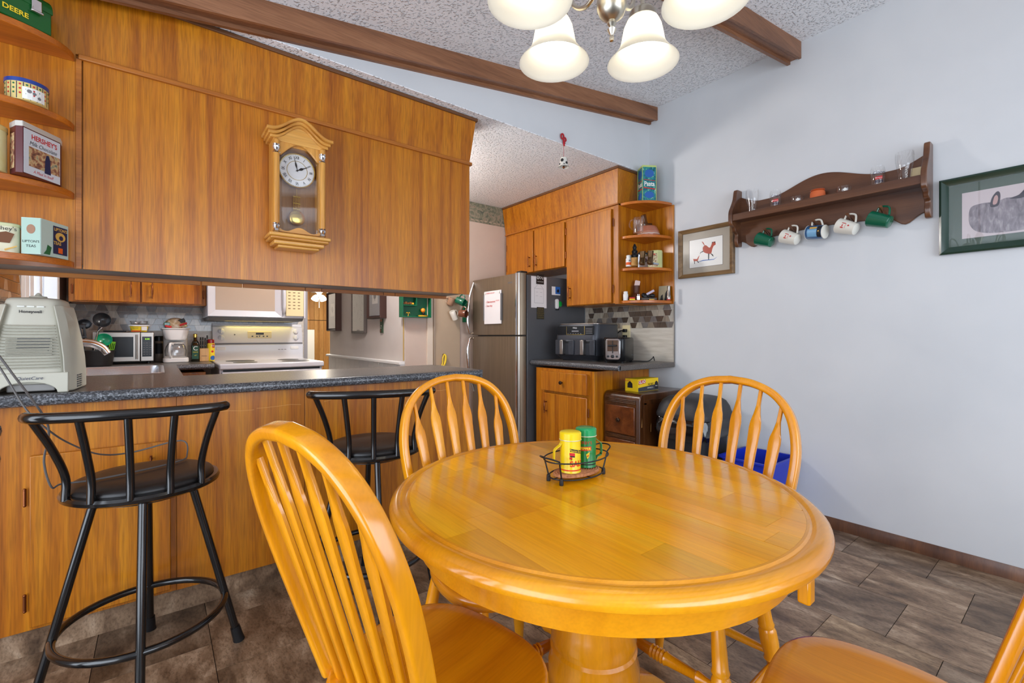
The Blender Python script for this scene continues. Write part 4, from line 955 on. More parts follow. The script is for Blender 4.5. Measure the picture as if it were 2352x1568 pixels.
# humidifier
hm = thing('humidifier', 'off-white console humidifier with louvered front grille on the breakfast bar', 'humidifier', (-.338, 2.345, CT), math.radians(-4))
def ring(w, d, z, y0=0, n=40, p=.45):
    r = []
    for i in range(n):
        a = 2*PI*i/n; c, s = math.cos(a), math.sin(a)
        r.append((math.copysign(abs(c)**p, c)*w/2, y0+math.copysign(abs(s)**p, s)*d/2, z))
    return r
HW = lambda z: .212-.07*max(0, (z-.06)/.26)**1.6
HD = lambda z: .235-.06*max(0, (z-.06)/.26)**1.4
MB().rings([ring(HW(z), HD(z), z) for z in (.05, .075, .11, .15, .19, .23, .26, .285, .305, .316)]+[ring(HW(.316)*k, HD(.316)*k, z) for k, z in ((.96, .323), (.85, .328), (.5, .331))]).build('housing', OFFW, hm, local=True, sharp=50)
for s in (-1, 1):    # raised side wings
    MB().rings([[(s*(HW(z)/2-.018), -.02-HD(z)*.46, z), (s*(HW(z)/2+.004), -.01-HD(z)*.38, z), (s*(HW(z)/2+.006), HD(z)*.4, z), (s*(HW(z)/2-.02), HD(z)*.44, z)] for z in (.002, .06, .12, .18, .24, .29, .305)]).build('side_wing', OFFW, hm, local=True, bev=.006, seg=3)
# front skirt with arched opening
ar = [(.072*math.cos(t), .002+.036*math.sin(t)) for t in [PI*i/16 for i in range(17)]]
MB().prism([(-.1, 0), (-.072, 0)]+list(reversed(ar))[1:-1]+[(.072, 0), (.1, 0), (.1, .07), (-.1, .07)], -.112, -.126, 'xz').build('front_skirt', OFFW, hm, local=True, bev=.003)
box('water_tray', mat('tray_grey', (150, 146, 142), .4), hm, -.06, .06, -.09, .09, .004, .03, bev=.004)
box('housing_floor', OFFW, hm, -.095, .095, -.1, .1, .03, .052)
fy = lambda z: -HD(z)/2-.0015
MB().prism([(-.082, .085), (-.074, .08), (0, .076), (.074, .08), (.082, .085), (.066, .235), (.058, .243), (0, .247), (-.058, .243), (-.066, .235)], 0, .002, 'xz').xf(Matrix.Translation((0, fy(.08)-.001, 0)) @ Matrix.Rotation(0, 4, 'X')).xf(Matrix.Shear('YZ', 4, (0, 0)) if False else Matrix.Identity(4)).build('grille_plate', OFFW, hm, local=True) if False else None
for k in range(15):
    z = .088+k*.0103; w = .078-.0165*(k/14)**1.2
    MB().prism([(fy(z)+.004, z-.0012), (fy(z)-.007, z-.003), (fy(z)-.0085, z-.0012), (fy(z)+.004, z+.0018)], -w, w, 'yz').build('grille_slat', OFFW, hm, local=True)
flat('intake_window', GREYD, hm, [[(-.034, .128), (.046, .128), (.052, .19), (-.028, .19)]], y=fy(.19)-.0005-.0058+.004, t=.0004)
for k in range(6):
    z = .133+k*.0103; MB().prism([(fy(z)-.002, z-.003), (fy(z)-.0075, z-.003), (fy(z)-.0085, z-.001), (fy(z)-.002, z+.001)], -.055, .058, 'yz').build('grille_slat', OFFW, hm, local=True)
MB().lathe([(.024, 0), (.022, .005), (.01, .007), (.006, .014), (.002, .018)], 20, (.005, -.03, .331)).build('control_knob', OFFW, hm, local=True)
for k in range(3): box('indicator', mat('pale_window', (220, 220, 210), .3), hm, -.034+k*.024, -.014+k*.024, fy(.298)-.002, fy(.298)+.004, .294, .3)
text('Honeywell', .013, INK, hm, 0, .279, fy(.279)-.0015, bold=.0003)
text('QuietCare', .015, INKN, hm, .005, .052, -.1295, shear=.2)
for r in range(6):
    for c in range(2): MB().box(.1105, .1135, -.06+c*.04, -.035+c*.04, .012+r*.008, .0155+r*.008).build('side_vent', GREYD, hm, local=True)
# bar sink
sk = thing('kitchen_sink', 'stainless steel sink set in the counter under the kitchen window', 'sink', (-.19, 3.43, .9))
MB().rings([[(x, y, z) for x, y in rrect(w, h, r, 5, -.19, 3.425)] for w, h, r, z in ((.44, .81, .04, .9155), (.43, .80, .04, .919), (.39, .76, .04, .917), (.38, .75, .045, .905), (.36, .72, .05, .76))], caps=False).build('basin', mat('sink_steel', (206, 210, 216), .25, .75), sk)
MB().prism(rrect(.36, .72, .05, 5, -.19, 3.425), .759, .761, 'xy').build('basin_floor', STEEL, sk)
fc = thing('kitchen_faucet', 'chrome kitchen faucet with thick curved spout over the sink', 'faucet', (-.41, 3.47, CT))
MB().lathe([(.03, 0), (.03, .02), (.022, .05), (.022, .10), (.03, .15), (.024, .18)], 24).build('post', CHROME, fc, local=True)
MB().tube(smoothpath([(0, 0, .09), (.05, 0, .15), (.11, 0, .155), (.16, 0, .13), (.185, -.005, .095)], 6), [.018+.004*math.sin(i/24*PI) for i in range(25)], 14).build('spout', CHROME, fc, local=True)
MB().tube([(0, 0, .18), (.03, -.01, .23), (.05, -.01, .245)], .009, 10).build('lever', CHROME, fc, local=True)
# black dish tub with utensils
p = atz(222, 839, CT)
dt = thing('dish_tub', 'black round dish tub holding kitchen utensils beside the sink', 'tub', (p.x-.01, p.y-.085, CT))
MB().lathe([(.085, 0), (.095, .004), (.108, .10), (.111, .10), (.111, .104), (.104, .104), (.09, .01), (0, .009)], 32).build('tub', mat('black_tub', (30, 29, 29), .35), dt, local=True)
tx, ty = p.x-.01, p.y-.085
def utensil(name, label, base, tip, head, m, hm_=None):
    a, c = Vector(base), Vector(tip); t = thing(name, label, 'utensil', base)
    MB().tube([a, a+(c-a)*.5+Vector((0, 0, .004)), c], [.006, .0055, .005], 8).build('handle', m, t)
    head(t, c, (c-a).normalized(), hm_ or m); return t
def ladle(r, tilt):
    def f(t, c, d, m):
        ax = Vector(tilt).normalized(); MB().lathe([(0, -.7*r), (.5*r, -.62*r), (.86*r, -.35*r), (r, 0), (.95*r, .0), (.8*r, -.32*r), (.45*r, -.57*r), (0, -.64*r)], 24, c+ax*r*.2, ax).build('bowl', m, t)
    return f
def paddle(w, h):
    def f(t, c, d, m):
        b = MB()
        for i in range(4): b.box(-w/2+i*w*.28, -w/2+i*w*.28+w*.16, -.003, .003, h*.15, h*.8)
        b.box(-w/2, w/2, -.003, .003, 0, h*.16).box(-w/2, w/2, -.003, .003, h*.78, h)
        q = Vector((0, 0, 1)).rotation_difference(d).to_matrix().to_4x4(); b.xf(Matrix.Translation(c) @ q).build('blade', m, t, bev=.002)
    return f
NYL = mat('black_nylon', (34, 36, 40), .35, coat=.2)
cam_dir = (.3, -1, .15)
utensil('ladle', 'large black ladle with its bowl turned outward in the dish tub', (tx-.02, ty+.03, CT+.02), (tx+.04, ty, CT+.30), ladle(.05, (.35, -.9, .1)), NYL)
utensil('ladle', 'small black ladle behind the slotted turner in the dish tub', (tx-.05, ty+.02, CT+.02), (tx-.045, ty+.03, CT+.27), ladle(.036, (.1, -.9, .4)), NYL)
utensil('slotted_turner', 'black slotted turner standing in the dish tub', (tx-.04, ty-.03, CT+.02), (tx-.06, ty-.02, CT+.18), paddle(.065, .085), NYL)
utensil('serving_spoon', 'translucent green spoon standing in the dish tub', (tx+.05, ty-.04, CT+.02), (tx+.055, ty-.05, CT+.17), ladle(.042, (.15, -1, .25)), mat('green_plastic', (18, 150, 104), .2, coat=.4))
utensil('spatula', 'lime green spatula standing in the dish tub', (tx+.075, ty-.01, CT+.02), (tx+.088, ty-.02, CT+.10), paddle(.03, .06), mat('lime_plastic', (122, 190, 30), .35))
MB().tube([(tx+.0, ty-.075, CT+.02), (tx+.03, ty-.085, CT+.225)], .003, 8).tube([(tx+.03, ty-.085, CT+.225), (tx+.05, ty-.085, CT+.25)], .003, 8).build('tongs', CHROME, loc=(tx, ty-.05, CT+.02), label='thin chrome tongs leaning in the dish tub', cat='utensil')
# countertop microwave
m2 = thing('countertop_microwave', 'small stainless microwave with black glass door on the counter', 'microwave', (-.165, 4.302, CT))
p0, p1 = -.345, .005  # reaches behind the utensils
x0, x1 = -.345-(-.165), -.022-(-.165)
box('body', BLK, m2, x0, x1, -.15, .17, .015, .225, bev=.004)
for sx in (x0+.03, x1-.03): MB().lathe([(.012, 0), (.012, .016)], 12, (sx, -.12, 0)).build('foot', BLK, m2, local=True)
ds = box('door', STEEL, m2, x0, x1-.075, -.168, -.151, .018, .222, bev=.003)
box('door_window', BLKG, ds, x0+.03, x1-.112, -.171, -.168, .05, .19, bev=0)
MB().tube([(x1-.094, -.185, .035), (x1-.094, -.185, .205)], .006, 10).tube([(x1-.094, -.185, .045), (x1-.094, -.168, .045)], .004, 8).tube([(x1-.094, -.185, .195), (x1-.094, -.168, .195)], .004, 8).build('handle', STEEL, ds, local=True)
pn = box('control_panel', STEEL, m2, x1-.073, x1, -.168, -.151, .018, .222, bev=.003)
box('keypad', BLKG, pn, x1-.065, x1-.012, -.170, -.168, .05, .192, bev=0)
text('0:00', .015, mat('led_green', (150, 220, 40), .5, emis=(150, 230, 40), es=1.2), pn, x1-.036, .174, -.1706, name='clock_digits')
flat('key_legends', INKGREY, pn, [rect(x1-.06+c*.017, x1-.048+c*.017, .065+r*.016, .068+r*.016) for r in range(6) for c in range(3)], y=-.1702)
mt = CT+.2255
mg = thing('margarine_tub', 'yellow and white plastic margarine tub on the countertop microwave', 'tub', (-.105, 4.2, mt))
MB().rings([[(x, y, z) for x, y in rrect(w, w*.75, w*.3, 5)] for w, z in ((.085, 0), (.105, .04))]).build('tub_body', INKY, mg, local=True)
MB().rings([[(x, y, z) for x, y in rrect(w, w*.75, w*.3, 5)] for w, z in ((.116, .04), (.118, .044), (.114, .048), (.10, .047))]).build('lid', WHITE, mg, local=True)
flat('label_stripe', INKR, mg, [rect(-.04, .012, .002, .009)], y=-.0395)
flat('label_panel', INKW, mg, [rect(.014, .045, .01, .037)], y=-.041); text('Becel', .015, INKG, mg, -.022, .026, -.042, shear=.3)
gb = thing('glass_dish', 'clear glass dish resting on the lid of the margarine tub', 'dish', (-.105, 4.2, mt+.0485))
MB().lathe([(.02, 0), (.04, .002), (.048, .012), (.05, .024), (.053, .026), (.05, .028), (.046, .024), (.044, .012), (.036, .005), (.0, .004)], 32).build('dish_body', GLASS, gb, local=True)
MB().lathe([(.012, .004), (.006, .012), (.012, .024)], 16).build('knob', GLASS, gb, local=True)
box('phone', BLKG, None, -.06, .06, -.02, .02, 0, .008, label='flat black device lying on the countertop microwave', cat='device', loc=(-.235, 4.2, mt))
# spray bottle, coffee maker, oil bottle, knife block, cooking spray
sp = thing('cleaner_can', 'brown spray can with black cap between microwave and coffee maker', 'can', (.008, 4.437, CT))
MB().lathe([(.03, 0), (.032, .003), (.032, .15), (.028, .158)], 28).build('can', mat('can_taupe', (132, 118, 106), .3, .3), sp, local=True)
MB().lathe([(.028, .158), (.028, .19), (.022, .196), (0, .196)], 24).build('cap', BLK, sp, local=True)
flat('label', INK, sp, [rect(-.025, .025, .06, .14)], bend=.0325)
cm = thing('coffee_maker', 'white drip coffee maker with glass carafe', 'coffee maker', (.107, 4.27, CT))
MB().prism(rrect(.155, .21, .03, 5), 0, .035, 'xy').build('base', WHITE, cm, local=True, bev=.006)
MB().prism(rrect(.15, .07, .025, 4, 0, .07), .03, .25, 'xy').build('tower', WHITE, cm, local=True, bev=.004)
MB().rings([[(x, y, z) for x, y in rrect(w, .2, .04, 5)] for w, z in ((.115, .165), (.135, .18), (.155, .225), (.16, .245))]).build('brew_basket', WHITE, cm, local=True, bev=.004)
MB().prism(rrect(.175, .21, .04, 5), .245, .254, 'xy').build('lid', WHITE, cm, local=True, bev=.003)
cf = MB().lathe([(.05, 0), (.064, .01), (.068, .05), (.06, .085), (.045, .105), (.047, .11), (.043, .106), (.058, .084), (.065, .05), (.061, .012), (0, .004)], 32, (0, -.03, .036)).build('carafe', GLASS, cm, local=True)
MB().lathe([(.05, .104), (.05, .112), (.03, .118), (0, .118)], 24, (0, -.03, .036)).build('carafe_lid', WHITE, cf, local=True)
MB().sweep(smoothpath([(-.02, -.075, .14), (-.035, -.115, .135), (-.04, -.125, .09), (-.035, -.105, .045), (-.028, -.095, .043)], 5), rrect(.02, .014, .005, 2), up=(1, 0, .1)).build('carafe_handle', WHITE, cf, local=True)
sn = thing('snack_bag', 'clear bag of snacks with red and green clips on top of the coffee maker', 'bag', (.107, 4.27, CT+.2545))
random.seed(3)
b = MB(); k = 20
b.rings([[(r*math.cos(2*PI*i/k)*(1+.12*math.sin(3*i+z*90)), .7*r*math.sin(2*PI*i/k)*(1+.1*math.cos(2*i)), z) for i in range(k)] for r, z in ((.05, 0), (.065, .015), (.066, .035), (.05, .06), (.03, .073), (.01, .078))]).build('bag', mottled('snack_bag_film', [(.3, (150, 120, 84)), (.5, (206, 186, 150)), (.7, (236, 228, 214))], 40, .2, .5), sn, local=True)
MB().box(-.02, .02, -.006, .006, -.007, .007).xf(Matrix.Translation((-.045, -.045, .012)) @ Matrix.Rotation(.25, 4, 'Y')).build('clip', INKR, sn, local=True, bev=.002)
MB().box(-.025, .025, -.006, .006, -.007, .007).xf(Matrix.Translation((.045, -.04, .03)) @ Matrix.Rotation(-.4, 4, 'Y')).build('clip', INKR, sn, local=True, bev=.002)
MB().box(-.018, .018, -.008, .008, -.012, .012).xf(Matrix.Translation((-.052, -.035, .03))).build('clip', GREENC, sn, local=True, bev=.003)
MB().box(-.022, .022, -.008, .008, -.014, .014).xf(Matrix.Translation((.035, -.03, .055)) @ Matrix.Rotation(-.4, 4, 'Y')).build('clip', BLK, sn, local=True, bev=.003)
ob = thing('oil_bottle', 'dark green square oil bottle with gold cap', 'bottle', (.228, 4.27, CT))
MB().rings([[(x, y, z) for x, y in rrect(w, w, min(w*.3, .012), 4)] for w, z in ((.05, 0), (.054, .004), (.054, .125), (.046, .145), (.024, .165), (.022, .20))]).build('bottle', mat('dark_green_glass', (16, 22, 12), .08, coat=.6), ob, local=True)
MB().lathe([(.0135, .185), (.0135, .21), (.008, .213)], 18).build('cap', BRASS, ob, local=True)
flat('label', mat('label_green', (20, 72, 50), .5), ob, [rect(-.021, .021, .02, .12)], y=-.0275)
text('C', .045, INKW, ob, 0, .1, -.0283); text('OLIVE', .012, INKY, ob, 0, .072, -.0283); text('oil', .014, INKY, ob, 0, .048, -.0283)
kb = thing('knife_block', 'light wood knife block beside the oil bottle', 'knife block', (.285, 4.31, CT))
box('block', BLOCKW, kb, -.03, .03, -.06, .04, 0, .10, bev=.003)
flat('slot_mark', INK, kb, [rect(-.018, .018, .04, .0425)], y=-.0605)
for i, (x, h) in enumerate(((-.022, .085), (-.008, .085), (.008, .08), (.021, .1))):
    k_ = thing('kitchen_knife', 'black-handled kitchen knife standing in the wood knife block', 'knife', (.285+x, 4.31-.03, CT+.101), group='knives in the knife block')
    MB().rings([[(px_, py_, z) for px_, py_ in rrect(.009, .018, .004, 3)] for z in (0, h*.5, h)]).build('handle', BLK, k_, local=True, bev=.001)
    for z in (h*.25, h*.7): MB().lathe([(.002, 0), (.0015, .0008)], 8, (0, -.009, z), (0, -1, 0)).build('rivet', STEEL, k_, local=True)
cs_ = thing('cooking_spray', 'yellow cooking spray can with red cap beside the range', 'can', (.338, 4.27, CT))
cs_.location.x = .33
MB().lathe([(.0235, 0), (.025, .003), (.025, .135), (.021, .142)], 28).build('can', INKY, cs_, local=True)
MB().lathe([(.0225, .14), (.0225, .165), (.018, .17), (0, .17)], 24).build('cap', mat('cap_red', (170, 20, 28), .3, coat=.3), cs_, local=True)
flat('label', INKR, cs_, [rect(.006, .03, .105, .132), circ(.009, 16, .008, .075)], bend=.0253); flat('label_arc', INKB, cs_, [circ(.018, 20, .012, .025)], bend=.0254); text('PAM', .02, INKW, cs_, .018, .118, bend=.0257)

# ------------------------------------------------------------------ hall pictures and back wall objects
def picture(name, label, loc, rotz, w, h, fw_, dep, fm, matm, art, inset=.02, glass=True, cat='picture', front=False, gm=None):
    t = thing(name, label, cat, loc, rotz)
    b = MB(); mf = .8 if front else .35
    o4 = [(-w/2, -h/2), (w/2, -h/2), (w/2, h/2), (-w/2, h/2)]
    prof = [(0, 0), (0, -dep), (.25*fw_, -dep*1.15), (.6*fw_, -dep*.9), (fw_, -dep*.7), (fw_, 0)]
    rs = []
    for ins, y in prof: rs.append([(x-math.copysign(ins, x), y, z-math.copysign(ins, z)) for x, z in o4])
    b.rings(rs, caps=False, closed=True).build('frame', fm, t, local=True, sharp=20)
    box('mount', matm, t, -w/2+fw_*.9, w/2-fw_*.9, -dep*mf, -.001, -h/2+fw_*.9, h/2-fw_*.9, bev=0)
    art(t, -dep*mf-.0004)
    if glass: box('glass', gm or GLASSP, t, -w/2+fw_*.95, w/2-fw_*.95, -dep*(mf+.1)-.002, -dep*(mf+.1)-.001, -h/2+fw_*.95, h/2-fw_*.95, bev=0)
    return t
DKF = mat('dark_walnut_frame', (58, 36, 30), .4); GRF = mat('grey_frame', (92, 84, 80), .4)
def art_tree(t, y):
    flat('inner_card', INKW, t, [rect(-.07, .07, -.06, .09)], y=y); flat('tree_print', INKGREY, t, [circ(.035, 14, 0, .02), rect(-.005, .005, -.03, 0)], y=y-.001)
def art_map(t, y):
    random.seed(5); P = []
    for k in range(40):
        x, z, a = random.uniform(-.12, .12), random.uniform(-.16, .2), random.uniform(0, PI); P.append([(x, z), (x+.03*math.cos(a), z+.05*math.sin(a)), (x+.004, z+.006)])
    flat('ink_drawing', INKGREY, t, P, y=y); flat('caption', INK, t, [rect(-.04, .04, -.235, -.225)], y=y)
GCARD = mat('grey_card', (164, 166, 172), .7)
picture('framed_print', 'dark framed small tree print farthest along the hall wall', (1.664, 5.5, 1.40), -PI/2, .36, .46, .03, .06, DKF, GCARD, art_tree, front=True)
picture('framed_print', 'grey framed ink drawing in the middle of the hall wall', (1.664, 4.70, 1.40), -PI/2, .38, .52, .025, .03, GRF, mat('pale_card', (206, 208, 200), .7), art_map, front=True)
picture('framed_print', 'dark framed blue tree print on the hall wall nearest the corner', (1.664, 4.19, 1.475), -PI/2, .34, .40, .03, .055, DKF, GCARD, art_tree, front=True)
pq = thing('wall_plaque', 'narrow green painted wall plaque below the hall pictures', 'plaque', (1.664, 4.12, 1.205), -PI/2)
box('plaque_board', mat('plaque_green', (40, 66, 44), .5), pq, -.03, .03, -.012, 0, -.065, .065); flat('painted_flowers', INKW, pq, [circ(.008, 8, .004, .0), circ(.006, 8, -.004, -.02)], y=-.0125); flat('painted_edge', COPPER, pq, [rect(-.028, .028, .04, .062), rect(-.028, -.005, -.06, -.03)], y=-.0125)
# green shadow box with figurines
g0 = Vector((1.756, 3.6, 1.38)); GX = mat('green_paint', (12, 96, 62), .4)
sb = thing('shadow_box', 'green painted compartment shelf hung on the beige back wall', 'shelf', (1.756, 3.648, 1.38))
b = MB().box(-.135, .135, -.008, 0, -.11, .14); b.build('back_board', GX, sb, local=True)
for x in (-.135, .127): box('side_board', GX, sb, x, x+.008, -.07, 0, -.11, .14, bev=.001)
for z in (-.11, .062, .132): box('shelf_board', GX, sb, -.127, .127, -.07, -.008, z, z+.008, bev=.001)
box('shelf_board', GX, sb, -.127, -.002, -.065, -.008, -.012, -.004, bev=.001); box('divider', GX, sb, -.006, .002, -.065, -.008, -.012, .062, bev=.001)
YEL = mat('figurine_yellow', (232, 176, 40), .4); ORG = mat('figurine_orange', (236, 140, 28), .35, coat=.3)
pb = thing('bee_figurine', 'orange headed bee figurine on a yellow leaf boat in the green shelf', 'figurine', (1.756+.068, 3.608, 1.38-.1015))
MB().lathe([(.005, 0), (.04, .001), (.044, .012), (.038, .008), (.005, .004)], 20).xf(Matrix.Diagonal((1, .6, 1, 1))).build('leaf_base', YEL, pb, local=True)
MB().sphere((0.005, 0, .028), .014, 14).build('body', BLK, pb, local=True); MB().sphere((.0, -.002, .055), .02, 16).build('head', ORG, pb, local=True)
MB().tube([(0, 0, .07), (.012, 0, .085)], .0015, 6).sphere((.012, 0, .086), .003, 8).build('antenna', BLK, pb, local=True)
pa = thing('palm_figurine', 'tiny yellow palm tree figurine at the left end of the green shelf', 'figurine', (1.756-.07, 3.61, 1.38-.1015))
pa['label'] = 'tiny yellow palm tree figurine in the lower compartment of the green shelf'
MB().tube([(0, 0, 0), (.003, 0, .02), (.0, 0, .03)], .0025, 6).build('trunk', YEL, pa, local=True)
b = MB()
for a in range(5): b.tube([(0, 0, .03), (.012*math.cos(a*1.26), .012*math.sin(a*1.26), .033), (.018*math.cos(a*1.26), .018*math.sin(a*1.26), .026)], .002, 5)
b.build('fronds', YEL, pa, local=True)
tr_ = thing('train_figurine', 'small yellow and brown train figurine in the upper green compartment', 'figurine', (1.756-.065, 3.612, 1.38-.0035))
for k in range(5):
    box('wagon', YEL if k == 4 else mat('train_brown', (120, 74, 30), .5), tr_, -.055+k*.021, -.037+k*.021, -.008, .008, .004, .02+.006*(k % 2), bev=.001)
    MB().lathe([(.004, -.009), (.004, .009)], 8, (-.046+k*.021, 0, .004), (0, 1, 0)).build('wheel_pair', BLK, tr_, local=True)
# mug rack with mugs by the refrigerator
def mug(name, label, M, r, h, m, handle=None, inside=None, group=None, taper=1.0, cat='mug', hs=1.0):
    t = thing(name, label, cat, (0, 0, 0), group=group)
    loc, q, sc = M.decompose(); t.location = loc; t.rotation_mode = 'QUATERNION'; t.rotation_quaternion = q; WM[t.name] = M
    MB().lathe([(r*.86*taper, 0), (r*.95*taper, .002), (r*(.5+.5*taper)*1.0, h*.5), (r, h-.002), (r-.0015, h), (r-.004, h-.002), (r*(.5+.5*taper)-.004, h*.5), (r*taper*.85, .007), (0, .006)], 28).build('cup', m, t, local=True)
    pts = smoothpath([(r*(.5+.5*taper)-.002, 0, h*.84), (r+.018*hs, 0, h*.82), (r+.028*hs, 0, h*.6), (r+.024*hs, 0, h*.36), (r*(.4+.6*taper)-.002, 0, h*.2)], 6)
    MB().tube(pts, .0052, 8).build('handle', handle or m, t, local=True)
    return t
rk = thing('mug_rack', 'green wooden mug rack on the wall beside the refrigerator', 'rack', (2.262, 3.648, 1.30))
box('rack_board', GX, rk, -.012, .035, -.02, 0, -.06, .14)
for z in (.1, .0): MB().tube([(.01, -.02, z), (.01, -.055, z+.015)], .005, 8).build('peg', GX, rk, local=True)
def hang(x, y, z, dirv, side=(0, 0, 1)):
    d = Vector(dirv).normalized(); s = Vector(side); s = (s-d*s.dot(d)).normalized(); u = d.cross(s)
    return Matrix.Translation((x, y, z)) @ Matrix((s, u, d)).transposed().to_4x4()
BRN = mat('brown_ceramic', (112, 66, 46), .2, coat=.4)
for px, py, r, h, m, lab, dv, yy in ((1058, 692, .034, .085, GREENC, 'dark green mug hung on the rack by the refrigerator', (.45, -.8, -.35), 3.535), (1036, 692, .031, .07, mat('taupe_ceramic', (150, 116, 92), .3), 'taupe mug behind the dark green one on the rack', (-.2, .3, -.8), 3.60),
                              (1042, 724, .028, .085, CERAM, 'tall cream mug hung lowest on the rack by the refrigerator', (-.45, -.1, .8), 3.59), (1064, 720, .034, .07, BRN, 'brown and cream mug with open mouth on the rack by the refrigerator', (.4, -.85, -.1), 3.50)):
    p = aty(px, py, yy); d = Vector(dv).normalized(); mug('mug', lab, hang(p.x-d.x*h/2, yy-d.y*h/2, p.z-d.z*h/2, dv), r, h, m, inside=None)
bn = thing('banana_hook', 'yellow banana shaped hanger on the beige door', 'hook', (aty(1018, 828, 3.63).x, 3.634, aty(1018, 828, 3.63).z))
MB().tube(smoothpath([(.01, -.014, .06), (.02, -.015, .03), (.008, -.015, -.03), (-.03, -.015, -.08)], 6), [.004, .006, .008, .009, .010, .0105, .011, .011, .011, .011, .010, .010, .009, .008, .008, .007, .007, .006, .004][:19], 10).tube(smoothpath([(.005, -.014, .06), (-.01, -.015, .02), (-.012, -.015, -.02), (-.03, -.015, -.07)], 6), .006, 8).build('banana', mat('banana_yellow', (232, 200, 50), .4), bn, local=True)
MB().sphere((.004, -.006, .055), .0095, 12).build('hook_base', BRONZE, bn, local=True)
MB().sphere((.03, -.012, -.09), .03, 12, .6).build('cloth', WHITE, bn, local=True)
# ceiling fan with lamps in the far room
fx = aty(733, 690, 12.0)
fn = thing('ceiling_fan', 'white ceiling fan with glass lamp shades in the far room', 'fan', (fx.x, 12.0, 2.0))
MB().lathe([(.02, .39), (.02, .3), (.09, .28), (.10, .22), (.05, .17), (.07, .14), (.05, .10)], 24).build('motor', WHITE, fn, local=True)
for k in range(5):
    a = k*2*PI/5+.3; MB().box(.1, .6, -.06, .06, .24, .247).xf(Matrix.Rotation(a, 4, 'Z')).build('blade', WHITE, fn, local=True)
for k in range(4):
    a = k*PI/2+.5; MB().lathe([(.035, 0), (.06, -.04), (.075, -.09), (.08, -.12)], 18, (.09*math.cos(a), .09*math.sin(a), .12), (-.55*math.cos(a), -.55*math.sin(a), 1), caps=False).build('lamp_shade', mat('lit_shade', (255, 252, 244), .4, emis=(255, 250, 240), es=3.5), fn, local=True)
MB().tube([(0, 0, .1), (0, 0, -.18)], .004, 6).build('pull_chain', WHITE, fn, local=True)
point('far_room_lamp', (fx.x, 11.6, 1.9), 60, (255, 240, 215), .15)

# ================================================================== RIGHT COUNTER
# air fryer (faces -X, turned a little)
af = thing('air_fryer', 'dark grey two-basket air fryer with chrome handles on the counter', 'air fryer', (2.775, 2.56, CT), -PI/2+math.radians(10))
b = MB()
b.rings([[(x*k, y*k2+dy, z) for x, y in rrect(.40, .36, .05, 5)] for k, k2, dy, z in ((.86, .86, .01, .006), (.9, .9, .008, .02), (1, 1, 0, .045), (1, 1, 0, .17), (.99, .99, .0, .2), (.97, .95, .012, .285))]).build('housing', mat('fryer_grey', (62, 64, 70), .35, .3), af, local=True, sharp=30)
MB().prism(rrect(.385, .335, .05, 5, 0, .012), .285, .296, 'xy').build('top_plate', STEEL, af, local=True, bev=.004)
MB().prism(rrect(.34, .3, .05, 5, 0, .01), 0, .008, 'xy').build('base', BLK, af, local=True)
for s in (-1, 1):
    dw = box('basket_drawer', MATS['fryer_grey'], af, s*.096-.09, s*.096+.09, -.19, -.16, .045, .165, bev=.006)
    h = MB().prism([(s*.096-.013, -.185), (s*.096+.013, -.185), (s*.096+.016, -.235), (s*.096-.016, -.235)], .05, .165, 'xy').build('handle', STEEL, dw, local=True, bev=.004)
    box('handle_recess', BLK, dw, s*.096+.015, s*.096+.045, -.194, -.189, .14, .155)
cp = MB().prism([(-.17, -.180), (.17, -.180), (.17, -.17), (-.17, -.17)], .205, .275, 'xy').build('control_panel', BLKG, af, local=True, bev=.001)
flat('panel_frame', BRASS, cp, [rect(-.08, -.078, .208, .272), rect(.088, .091, .208, .272), rect(-.08, .09, .206, .208)], y=-.1806)
flat('display_light', GREYM, cp, [rect(-.03, .035, .228, .24)]+[rect(-.07+i*.024, -.06+i*.024, .213, .217) for i in range(6)]+[rect(.1, .16, .215+i*.012, .219+i*.012) for i in range(4)], y=-.1806)
text('Ninja', .018, INKW, cp, .0, .26, -.181)
# toaster, lever end towards the room's left, long side towards the camera
to = thing('toaster', 'black two-slot toaster with chrome lever panel beside the air fryer', 'toaster', (2.725, 2.20, CT), math.radians(20))
# local: long axis x .27, width y .17; lever end at -x
MB().rings([[(x, y, z) for x, y in rrect(.25*k, .165*k, .03, 5)] for k, z in ((.97, .012), (1, .02), (1, .165), (.98, .178), (.92, .185))]).build('shell', BLKG, to, local=True, sharp=30)
for y in (-.03, .03): box('bread_slot', GREYM, to, -.09, .09, y-.013, y+.013, .180, .1855, bev=0)
for sx in (-.1, .1):
    for sy in (-.06, .06): MB().lathe([(.01, 0), (.012, .013)], 10, (sx, sy, 0)).build('foot', BLK, to, local=True)
lp = MB().prism(rrect(.11, .15, .018, 4, 0, .1), -.122, -.13, 'yz').build('lever_panel', CHROME, to, local=True, bev=.002)
box('lever_inset', mat('smoked_copper', (96, 74, 60), .25, .6), lp, -.132, -.130, -.04, .04, .085, .165, bev=.001)
box('lever_slot', BLK, lp, -.1335, -.132, -.003, .003, .07, .16, bev=0)
box('lever', BLK, lp, -.155, -.132, -.032, .032, .12, .132, bev=.003)
for y, r in ((-.033, .008), (0, .013), (.033, .008)): MB().lathe([(r, 0), (r*.9, .01), (r*.5, .012)], 16, (-.13, y, .048), (-1, 0, 0)).build('dial', BLK, lp, local=True)
text('Toastmaster', .012, INKGREY, to, .075, .055, -.0832)
ot = thing('wall_outlet', 'beige wall outlet plate with two black plugs behind the toaster', 'outlet', (XR-.0065, 2.40, 1.125), -PI/2)
box('plate', BISQ, ot, -.04, .04, -.006, 0, -.065, .075, bev=.002)
for z in (.03, -.02): box('plug', BLK, ot, -.015, .015, -.035, -.006, z-.013, z+.013, bev=.004)
q = lambda *a: Vector(a)
